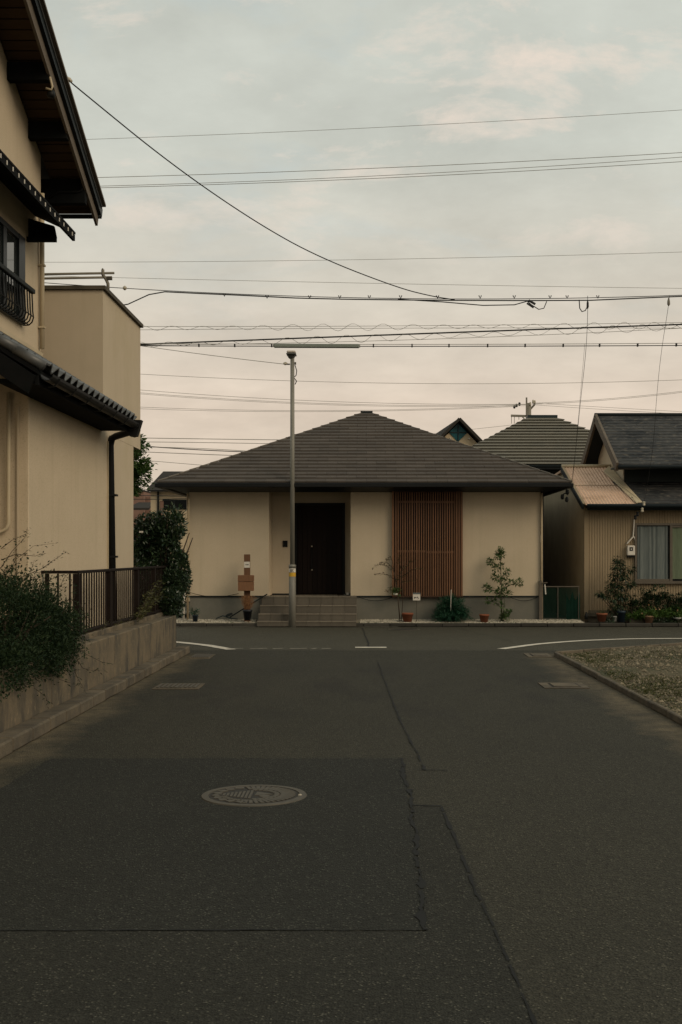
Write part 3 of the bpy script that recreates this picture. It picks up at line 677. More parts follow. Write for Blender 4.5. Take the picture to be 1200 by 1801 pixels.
# ------------------------------------------------------------------ layered hip roofs
def hip_courses(parent, e, r, ze, zr, n, butt, over, m, name='shingle_course', front=False):
    """e = (x0, x1, y0, y1) eave rectangle, r = ridge rectangle; one stepped ring per course"""
    lerp = lambda a, b, t: a + (b - a) * t
    def rect(t): return [lerp(a, b, t) for a, b in zip(e, r)]
    for i in range(n):
        t0, t1 = i / n, (i + 1) / n
        a, b = rect(t0), rect(min(1, t1 + over / n)); z0, z1 = lerp(ze, zr, t0), lerp(ze, zr, min(1, t1 + over / n))
        g = .02; ring = []
        for (x0, x1, y0, y1), z in (((a[0]-g, a[1]+g, a[2]-g, a[3]+g), z0), ((a[0]-g, a[1]+g, a[2]-g, a[3]+g), z0 + butt), ((b[0], b[1], b[2], b[3]), z1 + .004)):
            ring.append([(x0, y0, z), (x1, y0, z), (x1, y1, z), (x0, y1, z)])
        ks = range(1, 4) if front else range(4)
        mb = MB(); mb.add(ring[0] + ring[1] + ring[2], [(k, (k+1) % 4, 4 + (k+1) % 4, 4 + k) for k in ks] + [(4 + k, 4 + (k+1) % 4, 8 + (k+1) % 4, 8 + k) for k in ks])
        mb.build(name, m, parent)
        if not front: continue
        # the slope that faces the road is laid shingle by shingle, half a width shifted in every other course
        lo0, lo1, hi0, hi1 = a[0] - g, a[1] + g, b[0], b[1]; W_ = .46; x = math.floor(lo0 / W_) * W_ - (W_ / 2 if i % 2 else 0)
        yl, yh = a[2] - g, b[2]
        while x < lo1:
            l0, l1 = max(x, lo0), min(x + W_ - .005, lo1); h0, h1 = min(max(x, hi0), hi1), max(min(x + W_ - .005, hi1), hi0); x += W_
            if l1 - l0 < .03: continue
            dy, dz = rnd(-.006, .006), rnd(-.003, .004); bt_ = butt + dz
            MB().add([(l0, yl + dy, z0), (l1, yl + dy, z0), (l1, yl + dy, z0 + bt_), (l0, yl + dy, z0 + bt_), (h1, yh, z1 + .004), (h0, yh, z1 + .004)], [(0,1,2,3), (3,2,4,5), (0,3,5), (1,4,2)]).build('shingle', m, parent)

# ------------------------------------------------------------------ single storey house across the junction
def main_house():
    t = thing('bungalow', 'single storey cream bungalow with wide grey hip roof and dark entrance', 'house', (0, 30, .05))
    S = M['stucco']; Y = 28.0
    xl, xa, xb, xr = -4.14, -2.282, -.372, 4.06
    zp, zc = .68, 3.20
    def panel(x0, x1, y0, y1, z0, z1, m=S, n='wall'): return MB().box(x0, x1, y0, y1, z0, z1).build(n, m, t)
    panel(xl, xa, Y, Y + 8.0, zp, zc); panel(xb, xr, Y, Y + 8.0, zp, zc)
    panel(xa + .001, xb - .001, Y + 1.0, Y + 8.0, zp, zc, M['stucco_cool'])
    for x0, x1 in ((xl + .01, xa - .0), (xb, xr - .01)): MB().box(x0, x1, Y + .012, Y + 7.9, 0, zp - .03).build('plinth', M['plinth'], t)
    for x0, x1 in ((xl - .01, xa), (xb, xr + .01)): MB().box(x0, x1, Y - .012, Y + .05, zp - .028, zp + .004).build('base_flashing', M['ledge'], t)
    # roof
    e = (-4.75, 4.64, 27.22, 36.6); rr = (-.10, .10, 31.80, 32.0); ze, zr = 3.27, 5.40
    roof = MB().add([(e[0], e[2], ze), (e[1], e[2], ze), (e[1], e[3], ze), (e[0], e[3], ze), (0, 31.9, zr - .03)], [(0,1,4), (1,2,4), (2,3,4), (3,0,4), (3,2,1,0)]).build('roof', M['ledge'], t)
    hip_courses(roof, e, rr, ze + .01, zr, 22, .035, .05, M['shingle'], front=True)
    for cx_, cy_ in ((e[0], e[2]), (e[1], e[2])):
        n = 22
        for i in range(n):
            a = Vector((cx_, cy_, ze + .055)).lerp(Vector((0, 31.9, zr + .055)), i / n); b = Vector((cx_, cy_, ze + .045)).lerp(Vector((0, 31.9, zr + .045)), (i + .97) / n)
            MB().beam(a, b, .05, .022).build('hip_cap_lit', M['hip_cap_lit'], roof)
    MB().box(-.16, .16, 31.75, 32.05, zr - .03, zr + .05).build('apex_cap', M['ledge'], roof)
    MB().box(-.06, .06, 31.62, 31.70, zr - .12, zr - .05).build('vent', M['black'], roof)
    # soffit, fascia and box gutter round the eaves
    MB().box(e[0] + .10, e[1] - .10, e[2] + .08, e[3] - .08, 3.205, 3.235).build('soffit', M['bluish_board_and_shade'], t)
    for x0, x1, y0, y1 in ((e[0] - .05, e[1] + .05, e[2] - .07, e[2] + .05), (e[0] - .05, e[0] + .05, e[2] + .052, e[3]), (e[1] - .05, e[1] + .05, e[2] + .052, e[3])):
        MB().box(x0, x1, y0, y1, 3.17, 3.262).build('gutter', M['dark_metal'], t, bevel=.012)
    MB().prism([(e[0] + .05, e[2] + .052, 3.175), (xl, Y - .02, 3.10), (xr, Y - .02, 3.10), (e[1] - .05, e[2] + .052, 3.175)], (0, 0, .02)).build('eave_board', M['blue_black'], t)
    # door and its surround
    yd = Y + 1.0; x0, x1, zt = -1.715, -.55, 2.86
    dr = MB().box(x0, x1, yd - .03, yd - .002, zp - .01, zt).build('door', M['door_wood'], t)
    n = 9; w = (x1 - x0 - .10) / n
    for k in range(n):
        a = x0 + .05 + k * w; MB().box(a + .005, a + w - .005, yd - .048 - .004 * (k % 2), yd - .031, zp + .03, zt - .05).build('door_plank', M['door_wood'], dr)
    for a, b in ((x0 - .03, x0 + .03), (x1 - .03, x1 + .03)): MB().box(a, b, yd - .07, yd - .004, zp, zt + .03).build('door_frame', M['black'], dr)
    MB().box(x0 + .031, x1 - .031, yd - .07, yd - .004, zt - .025, zt + .03).build('door_frame', M['black'], dr)
    hx = P(549, 0, yd).x
    MB().tube([(hx, yd - .06, P(0, 964, yd).z), (hx, yd - .10, P(0, 966, yd).z), (hx, yd - .10, P(0, 1000, yd).z), (hx, yd - .06, P(0, 1002, yd).z)], .014, 6).build('handle', M['black'], dr)
    for y in (962, 1003): MB().lathe([(.018, 0), (.018, .03)], (hx, yd - .07, P(0, y, yd).z), 8).build('lock', M['ceramic'], dr)
    a, b = P(498, 962, yd), P(506, 951, yd)
    ic = MB().box(a.x, b.x, yd - .03, yd - .001, a.z, b.z).build('intercom', M['black'], t)
    MB().box(a.x + .02, b.x - .02, yd - .034, yd - .0305, b.z - .06, b.z - .02).build('lens', M['dark_glass'], ic)
    MB().box(xa + .002, x0 - .035, yd - .03, yd - .002, zp - .005, zp + .025).build('base_flashing', M['ledge'], t)
    MB().box(x1 + .035, xb - .002, yd - .03, yd - .002, zp - .005, zp + .025).build('base_flashing', M['ledge'], t)
    MB().box(x1 + .06, x1 + .12, yd - .10, yd - .04, zp + .0, zp + .05).build('door_stop', M['white'], t)
    # tiled steps up to the landing
    st = MB().box(-2.44, -.235, 27.94, 28.95, .02, .655).build('entrance_steps', M['grout'], t)
    lv = ((27.92, .67, -2.445), (27.64, .475, -2.46), (27.38, .295, -2.475), (27.16, .135, -2.49))
    for i, (yf, z, xs) in enumerate(lv):
        xe = -.23; zb = lv[i + 1][1] if i < 3 else .015; yb = 28.0 if i == 0 else lv[i - 1][0]
        if i: MB().box(xs + .005, xe - .005, yf + .012, yb + .02, .02, z - .012).build('step_core', M['grout'], st)
        n = 8; w = (xe - xs) / n
        for k in range(n):
            a = xs + k * w + .004; b = xs + (k + 1) * w - .004
            MB().box(a, b, yf, yf + .012, zb + .004, z - .026).build('tile', M['tile_riser'], st)
            MB().box(a, b, yf - .012, (yb if i else 28.0) - .004, z - .022, z).build('nosing_tile', M['tile_step'], st)
    for k in range(7):
        w = 1.9 / 7; a = xa + .005 + k * w
        for j in range(3): MB().box(a, a + w - .008, 28.0 + j * .32, 28.312 + j * .32, .648, .668).build('tile', M['tile_step'], st)
    # wooden lattice in front of the window
    L0, L1 = P(690, 0, 27.88).x, P(815, 0, 27.88).x
    z0, z1 = .685, 3.165
    zm = P(0, 971, 27.9).z; zh = P(0, 881, 27.9).z
    lt = MB().box(L0 + .03, L1 - .03, Y - .028, Y - .014, z0, zm).build('lattice_screen', M['wood_back'], t)
    MB().box(L0 + .03, L1 - .03, Y - .026, Y - .013, zm + .001, zh).build('window_glass', M['dark_glass'], lt)
    MB().box(L0 + .03, L1 - .03, Y - .027, Y - .014, zh + .001, z1).build('eave_shade_board', M['purlin'], lt)  # near-black board stands in for the deep shade under the eave
    for px in (691.5, 696.5, 812.5, 808, 803.5):
        x = P(px, 0, 27.88).x; MB().box(x - .021, x + .021, Y - .13, Y - .032, z0, z1).build('lattice_post', M['wood_red'], lt)
    MB().box(P(800, 0, 27.9).x, P(814, 0, 27.9).x, Y - .05, Y - .03, z0, zh).build('side_board', M['wood_back'], lt)
    pr = None; xs0 = P(700.5, 0, 27.9).x; pitch = 4.12 * 27.9 / F
    for k in range(25):
        x = xs0 + k * pitch
        if pr is None: pr = MB().box(x - .0125, x + .0125, Y - .105, Y - .075, z0 + .002, z1).build('slat', M['wood_red'], lt)
        else: dup(pr, lt, (k * pitch, 0, 0))
    for xa_, xb_, dz in ((699, 748.5, 0), (750, 800, -.02)):
        for z, h in ((zm + .02 + dz, .055), (zh - .02 + dz * .2, .05)):
            MB().box(P(xa_, 0, 27.9).x, P(xb_, 0, 27.9).x, Y - .074, Y - .050, z - h / 2, z + h / 2).build('lattice_rail', M['wood_red'], lt)
    MB().box(L0, L1, Y - .12, Y - .033, z0 - .03, z0 - .001).build('sill', M['wood_back'], lt)
    # corner downpipes
    for x, m in ((xl - .03, M['pipe']), (xr + .02, M['pipe'])):
        MB().tube([(x, Y - .05, 3.08), (x, Y - .05, .06)], .024, 8).build('downpipe', m, t, True)
    MB().tube([(xr + .05, Y - .03, 3.17), (xr + .05, Y - .03, .7)], .02, 6).build('downpipe', M['dark_metal'], t)
    MB().tube([(xl - .03, Y - .05, 1.3), (xl - .06, Y - .07, 1.15), (xl - .07, Y - .07, .9), (xl - .12, Y - .08, .55), (xl - .12, Y - .08, .06)], .026, 7).build('drain_hose', M['white'], t, True)
    # clamp for the service wires at the right hand corner
    c = P(1000, 866, 27.2)
    MB().tube([c + Vector((-.06, 0, .08)), c, c + Vector((-.10, 0, -.03)), c + Vector((-.12, 0, -.12))], .016, 6).build('wire_clamp', M['black'], t)
    for dx, dz in ((-.13, -.16), (-.03, -.22), (-.02, -.05)): MB().lathe([(.02, 0), (.04, .03), (.04, .09), (.02, .12)], c + Vector((dx, .03, dz)), 8).build('insulator', M['black'], t)
    # hanging wire loops on the plinth
    for x0, x1, y in ((628, 690, 1053), (895, 945, 1053), (333, 420, 1046)):
        a, b = P(x0, y - 4, 27.96), P(x1, y - 2, 27.96)
        MB().tube([a.lerp(b, q / 8) + Vector((0, 0, -.09 * math.sin(math.pi * q / 8))) for q in range(9)], .006, 4).build('loose_wire', M['dark_metal'], t)
    d = P(955, 950, 28.6)
    ds = thing('satellite_dish', 'pale satellite dish seen edge on at the bungalow corner', 'dish', (4.10, 28.6, 1.7))
    mb = MB(); n = 16
    vs = [Vector((4.12 + .02 * 0, 28.6, d.z))]
    for j in range(1, 4):
        for k in range(n):
            a = 2 * math.pi * k / n; r = .085 * j; mb.v.append(Vector((4.10 + .05 * (1 - (j / 3) ** 2) + .02 + .34 * r * math.cos(a) * .9, 28.6 + r * math.sin(a), d.z + r * 1.1 * math.cos(a + .5))))
    for j in range(2):
        for k in range(n): k2 = (k + 1) % n; mb.f.append((j*n + k, j*n + k2, (j+1)*n + k2, (j+1)*n + k))
    mb.f.append(tuple(range(n))); mb.build('reflector', M['white'], ds, True)
    MB().tube([(4.06, 28.6, d.z), (4.14, 28.6, d.z)], .02, 6).build('mount', M['alu'], ds)
main_house()

# ------------------------------------------------------------------ neighbour on the right
def right_house():
    t = thing('old_house', 'old house with brown corrugated siding and dark slate roof at the right', 'house', (8, 30, .05))
    Y = 28.3; xl = 5.13; zE = 2.80
    # corrugated front in sheets
    def sheet(x0, x1, z0, z1):
        mb = MB(); n = max(4, int((x1 - x0) / .0145)); n -= n % 4
        for i in range(n + 1):
            x = x0 + (x1 - x0) * i / n; yy = Y + (0, -.009, -.012, -.009)[i % 4]
            mb.v += [Vector((x, yy, z0)), Vector((x, yy, z1))]
            if i: l = len(mb.v); mb.f.append((l - 4, l - 2, l - 1, l - 3))
        return mb.build('siding_sheet', M['siding'], t)
    x = xl + .05; wx0, wx1 = P(1117, 0, Y).x, 9.2; wz0, wz1 = P(0, 1022, Y).z, P(0, 924, Y).z
    for w in (.62, .64): sheet(x, min(x + w, wx0), .33, zE); x += w
    for k in range(5): sheet(wx0 + k * .7, wx0 + k * .7 + .695, .33, wz0 - .04); sheet(wx0 + k * .7, wx0 + k * .7 + .695, wz1 + .03, zE)
    MB().box(xl, xl + .09, Y - .05, Y + .02, .1, zE + .02).build('corner_post', M['siding'], t)
    MB().box(xl + .09, 12, Y - .01, Y + .1, 0.02, .325).build('foundation', M['kerb'], t)
    MB().box(xl + .02, 12, Y + .03, 36, .02, zE).build('wall', M['siding'], t)
    MB().prism([(xl, Y, .05), (xl, Y, 2.72), (xl, 31.0, 3.80), (xl, 35.5, 3.62), (xl, 35.5, .05)], (.015, 0, 0)).build('side_wall', M['shade_wall'], t)
    # faded corrugated lower roof
    a0, b0 = Vector((xl - .06, 27.95, zE + .01)), Vector((xl - .06, 31.0, 3.90)); wid = 1.22
    rr = MB(); n = 64
    for i in range(n + 1):
        u = wid * i / n; off = .012 * math.sin(i / n * 2 * math.pi * 16)
        for k in range(3): p = a0.lerp(b0, k / 2); rr.v.append(p + Vector((u, 0, off)))
        if i:
            l = len(rr.v); rr.f += [(l-6, l-3, l-2, l-5), (l-5, l-2, l-1, l-4)]
    roof = rr.build('corrugated_roof', M['rust_roof'], t)
    m1 = a0.lerp(b0, .48); MB().beam(m1 + Vector((0, 0, .014)), m1 + Vector((wid, 0, .014)), .03, .006, up=(0, -.35, 1)).build('sheet_lap', M['siding'], roof)
    MB().beam(a0 + Vector((-.03, -.02, -.05)), b0 + Vector((-.03, 0, -.05)), .05, .12, up=(0, -.36, 1)).build('verge_board', M['ledge'], roof)
    MB().beam(a0 + Vector((.0, -.02, .015)), b0 + Vector((.0, 0, .015)), .06, .02, up=(0, -.36, 1)).build('verge_trim', M['siding'], roof)
    MB().tube([b0 + Vector((-.03, 0, .03)), b0 + Vector((wid + .03, 0, .03))], .045, 8).build('ridge_cap', M['cream_flash'], roof, True)
    MB().prism([(xl - .06, 31.0, 3.86), (xl - .06, 35.6, 3.70), (xl - .06, 35.6, 3.64), (xl - .06, 31, 3.80)], (wid, 0, 0)).build('back_slope', M['rust_roof'], roof)
    MB().prism([a0 + Vector((wid + .0, .0, .03)), a0 + Vector((wid + .13, 0, .05)), b0 + Vector((wid - .28, -.6, -.16)), b0 + Vector((wid - .02, 0, .03))], (0, 0, .02)).build('valley_flashing', M['cream_flash'], roof)
    MB().tube([(xl + .0, 27.88, zE - .03), (12, 27.88, zE - .03)], .055, 8).build('gutter', M['blue_black'], t, True)
    MB().box(xl + .02, 12, 27.95, 27.98, zE - .12, zE - .01).build('fascia_board', M['ledge'], t)
    MB().box(xl + .02, 12, 27.99, Y, zE - .06, zE - .03).build('soffit', M['bluish_board_and_shade'], t)
    # dark pent roof under the upper storey, in courses
    xg = 6.36; yu = 29.7
    n = 9
    for i in range(n):
        u0, u1 = i / n, (i + 1.15) / n
        ya, yb = 27.93 + (yu - 27.93) * u0, 27.93 + (yu - 27.93) * min(1, u1); za, zb = zE + .03 + .62 * u0, zE + .03 + .62 * min(1, u1)
        xs = 6.33 - .26 * u0
        MB().add([(xs, ya, za - .01), (12, ya, za - .01), (12, ya, za + .02), (xs, ya, za + .02), (12, yb, zb + .003), (xs - .03, yb, zb + .003)], [(0,1,2,3), (3,2,4,5)]).build('slate_course', M['slate'], t)
    # upper storey with its gable to the left
    xe = 5.98; yf, yr, yb_ = 28.65, 31.3, 33.9; ze, zr = 3.80, 5.27
    MB().prism([(xg, yu, 3.0), (xg, yu, 4.28), (xg, yr, zr - .22), (xg, 32.9, 4.3), (xg, 32.9, 3.0)], (5.6, 0, 0)).build('upper_wall', M['stucco_cool'], t)
    MB().box(xg + .02, 12, yu - .04, yu - .004, 3.30, 4.2).build('upper_dark_sheet', M['bluish_board_and_shade'], t)  # thin dark sheet over the upper front wall, below the eave
    ur = MB().prism([(xe + .02, yf, ze - .05), (xe + .02, yr, zr - .05), (xe + .02, yb_, ze - .05), (xe + .02, yb_, ze - .09), (xe + .02, yr, zr - .10), (xe + .02, yf, ze - .09)], (6.2, 0, 0)).build('upper_roof', M['ledge'], t)
    n = 17; sl = (zr - ze) / (yr - yf)
    for i in range(n):
        u0, u1 = i / n, min(1, (i + 1.1) / n)
        ya, yb = yf + (yr - yf) * u0, yf + (yr - yf) * u1; za, zb = ze + (zr - ze) * u0, ze + (zr - ze) * u1
        # each course in three lengths so no two rows match
        x = xe + .03; first = True
        while x < 12.0:
            w = rnd(.7, 1.6); x1 = min(12.1, x + w)
            MB().add([(x, ya, za - .03), (x1 - .006, ya, za - .03), (x1 - .006, ya, za + .018), (x, ya, za + .018), (x1 - .006, yb, zb + .002), (x, yb, zb + .002)], [(0,1,2,3), (3,2,4,5), (0,3,5), (1,4,2)]).build('slate', M['slate'], ur)
            x = x1
    for p, q in (((xe, yf - .02, ze - .06), (xe, yr, zr - .06)), ((xe, yb_, ze - .06), (xe, yr, zr - .06))):
        MB().beam(p, q, .06, .22).build('barge_board', M['barge'], ur)
    MB().tube([(xe - .03, yr, zr + .01), (12.2, yr, zr + .01)], .06, 8).build('ridge_cap', M['ledge'], ur, True)
    MB().tube([(xe + .02, yf - .06, ze - .07), (12.2, yf - .06, ze - .07)], .055, 8).build('gutter', M['blue_black'], ur, True)
    MB().box(xe + .05, 12, yf + .02, yu - .05, ze - .06, ze - .03).build('soffit', M['bluish_board_and_shade'], ur)
    # window
    w = MB().box(wx0 + .03, wx1, Y - .005, Y + .012, wz0, wz1).build('window', M['dark_glass'], t)
    fr = M['alu']
    MB().box(wx0 - .01, wx1, Y - .07, Y - .006, wz1 - .0, wz1 + .05).build('frame', fr, w)
    MB().box(wx0 - .03, wx1, Y - .10, Y - .006, wz0 - .06, wz0).build('sill', fr, w)
    MB().box(wx0 - .01, wx0 + .035, Y - .07, Y - .006, wz0 + .001, wz1 - .001).build('frame', fr, w)
    xm = P(1180, 0, Y).x
    MB().box(xm - .03, xm + .03, Y - .065, Y - .006, wz0 + .001, wz1 - .001).build('mullion', fr, w)
    MB().box(wx0 + .036, xm - .031, Y - .05, Y - .02, wz0 + .002, wz0 + .05).build('bottom_rail', fr, w)
    MB().box(xm + .031, wx1, Y - .05, Y - .02, wz1 - .05, wz1 - .002).build('top_rail', fr, w)
    def curtain(x0, x1, m, amp):
        mb = MB(); n = 60
        for i in range(n + 1):
            x = x0 + (x1 - x0) * i / n; yy = Y - .018 + amp * math.sin(i * .55 + math.sin(i * .21) * 2)
            mb.v += [Vector((x, yy, wz0 + .05)), Vector((x + .01 * math.sin(i * .4), yy, wz1 - .01))]
            if i: l = len(mb.v); mb.f.append((l - 4, l - 2, l - 1, l - 3))
        mb.build('curtain', m, w, True)
    curtain(wx0 + .06, xm - .06, M['curtain'], .010); curtain(xm + .04, wx1 - .02, M['curtain_green'], .006)
    # meter box, conduit and insulators
    a, b = P(1103.5, 977, Y - .1), P(1117, 959.5, Y - .1)
    mt = MB().box(a.x, b.x, Y - .13, Y - .02, a.z, b.z).build('meter_box', M['white'], t, bevel=.015)
    MB().box(a.x + .05, b.x - .05, Y - .136, Y - .131, a.z + .11, b.z - .04).build('dial_window', M['black'], mt)
    MB().box(a.x + .075, b.x - .075, Y - .141, Y - .1365, a.z + .135, b.z - .07).build('dial_plate', M['white'], mt)
    MB().box(a.x + .01, b.x - .01, Y - .10, Y - .02, a.z - .04, a.z - .001).build('terminal_cover', M['black'], mt)
    cn = [P(1116, 912, Y - .05), P(1115, 930, Y - .05), P(1114, 944, Y - .05), P(1104, 955, Y - .05), P(1103, 957, Y - .05)]
    MB().tube(cn, .018, 6).build('conduit', M['white'], t, True)
    MB().tube([P(1115, 943, Y - .05), P(1118, 950, Y - .05), P(1118, 960, Y - .05)], .016, 6).build('conduit', M['white'], t, True)
    for x, y, m in ((1133, 886, 'ceramic'), (1130, 897, 'ceramic'), (1122, 904, 'dark_metal'), (1118, 910, 'dark_metal')):
        MB().lathe([(.02, 0), (.035, .02), (.03, .06), (.035, .09), (.015, .11)], P(x, y + 4, 27.85), 8).build('insulator', M[m], t)
    # rusty edge where two siding sheets meet
    MB().box(P(1031, 0, Y).x, P(1052, 0, Y).x, Y - .10, Y - .02, P(0, 1084, Y).z, P(0, 1078, Y).z).build('foundation_slab', M['kerb'], t)
right_house()

# green netting gate in the gap between the two houses
def gate():
    t = thing('net_gate', 'low gate of green netting on a thin metal frame between bungalow and old house', 'gate', (4.6, 27.9, .06))
    Y = 27.95; x0, x1 = P(955, 0, Y).x, P(1018, 0, Y).x; z0, z1 = .10, P(0, 1032, Y).z
    for x in (x0, P(981.5, 0, Y).x, x1): MB().tube([(x, Y, .06), (x, Y, z1)], .012, 6).build('frame_bar', M['iron'], t)
    MB().tube([(x0, Y, z1), (x1 + .02, Y, z1)], .014, 6).build('top_bar', M['alu'], t)
    MB().tube([(x0, Y, z0 + .02), (x1, Y, z0 + .02)], .012, 6).build('bottom_bar', M['iron'], t)
    nt = MB(); k = x0
    while k < x1: nt.box(k - .0022, k + .0022, Y + .012, Y + .016, z0, z1 - .01); k += .022
    z = z0
    while z < z1: nt.box(x0, x1, Y + .017, Y + .021, z - .0022, z + .0022); z += .022
    nt.build('netting', M['net'], t, kind='stuff')
    mb = MB(); n = 14
    for i in range(n + 1):
        for j in range(9): mb.v.append(Vector((x0 + .55 + (x1 - x0 - .50) * i / n, Y + .05 + .03 * math.sin(i * 1.9) + rnd(0, .01), z0 - .02 + (z1 - z0 - .05 - .25 * abs(math.sin(i * .5))) * j / 8)))
    for i in range(n):
        for j in range(8): q = i * 9 + j; mb.f.append((q, q + 9, q + 10, q + 1))
    mb.build('folded_net', M['net'], t, True)
    MB().box(x0 - .09, x0 - .02, Y - .04, Y + .04, .05, 1.03).build('gate_post', M['alu'], t)
    MB().tube([(x0 - .05, Y - .07, .98), (x0 + .10, Y - .07, .99)], .012, 6).build('latch', M['alu'], t)
    MB().tube([(x0 + .04, Y - .05, .95), (x0 + .06, Y - .05, .72)], .015, 5).build('tag', M['white'], t)
gate()

# ------------------------------------------------------------------ houses farther back
def back_hip():
    t = thing('hip_roof_house', 'house behind with dark stepped metal hip roof right of the bungalow roof', 'house', (5.7, 39, .0))
    e, r = (2.2, 9.2, 36, 42.6), (5.32, 6.15, 39.1, 39.5)
    roof = MB().add([(e[0], e[2], 4.33), (e[1], e[2], 4.33), (e[1], e[3], 4.33), (e[0], e[3], 4.33), (5.32, 39.3, 6.06), (6.15, 39.3, 6.06)], [(0,1,5,4), (1,2,5), (2,3,4,5), (3,0,4), (3,2,1,0)]).build('roof', M['teal_dark'], t)
    for k in range(16):
        pass
    n = 16; lerp = lambda a, b, q: a + (b - a) * q
    for i in range(n):
        u0, u1 = i / n, (i + 1) / n
        a = [lerp(p, q, u0) for p, q in zip(e, r)]; b = [lerp(p, q, u1) for p, q in zip(e, r)]
        za, zb = lerp(4.36, 6.12, u0), lerp(4.36, 6.12, u1); bt = .055; g = .075
        ra = [(a[0]-g, a[2]-g, za), (a[1]+g, a[2]-g, za), (a[1]+g, a[3]+g, za), (a[0]-g, a[3]+g, za)]
        rb = [(x, y, z + bt * .3) for x, y, z in ra]; rc = [(b[0], b[2], zb - .01), (b[1], b[2], zb - .01), (b[1], b[3], zb - .01), (b[0], b[3], zb - .01)]
        rd = [(x * 1 , y, z) for x, y, z in rc]
        MB().add(ra + rb + rc, [(k, (k+1) % 4, 4 + (k+1) % 4, 4 + k) for k in range(4)] + [(4+k, 4+(k+1) % 4, 8+(k+1) % 4, 8+k) for k in range(4)]).build('roof_course', M['metal_tile'], roof)
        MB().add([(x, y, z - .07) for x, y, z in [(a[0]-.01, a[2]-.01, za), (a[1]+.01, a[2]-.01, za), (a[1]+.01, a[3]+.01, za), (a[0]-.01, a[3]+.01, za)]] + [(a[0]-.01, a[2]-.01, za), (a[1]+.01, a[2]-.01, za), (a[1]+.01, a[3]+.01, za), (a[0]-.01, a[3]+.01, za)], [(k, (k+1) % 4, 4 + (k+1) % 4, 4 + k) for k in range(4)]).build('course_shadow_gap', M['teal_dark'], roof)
    MB().box(5.25, 6.22, 39.05, 39.55, 6.10, 6.19).build('ridge_cap', M['teal_dark'], roof)
    MB().box(2.9, 8.5, 36.7, 42, 0, 4.2).build('wall', M['bluish_board_and_shade'], t)  # cream wall coloured nearly black for the shadow below its soffit
    MB().box(2.4, 9.0, 36.05, 42.4, 4.21, 4.31).build('soffit', M['ledge'], t)
back_hip()
def back_gable():
    t = thing('gable_house', 'cream gabled house far behind with a teal diamond window', 'house', (3.48, 45, 0))
    A = R(5.3); z = 6.77; ca, sa = math.cos(A), math.sin(A)
    def q(u, v, h): return Vector((3.48 + u * ca - v * sa, 45 + u * sa + v * ca, h))
    wd = 3.2; s = 1.0
    MB().prism([q(-wd, .3, 0), q(wd, .3, 0), q(wd, .3, z - .18 - wd * s), q(0, .3, z - .18), q(-wd, .3, z - .18 - wd * s)], q(0, 6.6, 0) - q(0, 0, 0)).build('wall', M['far_wall'], t)
    for sg in (-1, 1):
        mb = MB().prism([q(0, 0, z), q(sg * 3.5, 0, z - 3.5 * s), q(sg * 3.5, 0, z - .08 - 3.5 * s), q(0, 0, z - .08)], q(0, 6.9, 0) - q(0, 0, 0)); mb.build('roof', M['far_roof'], t)
        MB().beam(q(0, -.03, z - .03), q(sg * 3.55, -.03, z - .03 - 3.55 * s), .08, .10).build('barge_board', M['far_roof'], t)
    c = q(0, .27, z - .52); h = .345
    w = MB().prism([c + q(-h, 0, 0) - q(0, 0, 0), c + Vector((0, 0, -h * 1.05)), c + q(h, 0, 0) - q(0, 0, 0), c + Vector((0, 0, h * 1.0))], q(0, .02, 0) - q(0, 0, 0)).build('diamond_window', M['teal_glass'], t)
    MB().beam(c + q(-h, -.02, 0) - q(0, 0, 0), c + q(h, -.02, 0) - q(0, 0, 0), .03, .035).build('glazing_bar', M['teal_dark'], w)
    MB().beam(c + q(0, -.02, -h * 1.2) - q(0, 0, 0), c + q(0, -.02, h) - q(0, 0, 0), .03, .035, up=(1, 0, 0)).build('glazing_bar', M['teal_dark'], w)
    for u in (-.30, .42): MB().lathe([(.02, 0), (.045, .03), (.02, .06)], q(u, .24, z - .78), 8).build('wall_lamp', M['white'], t)
back_gable()
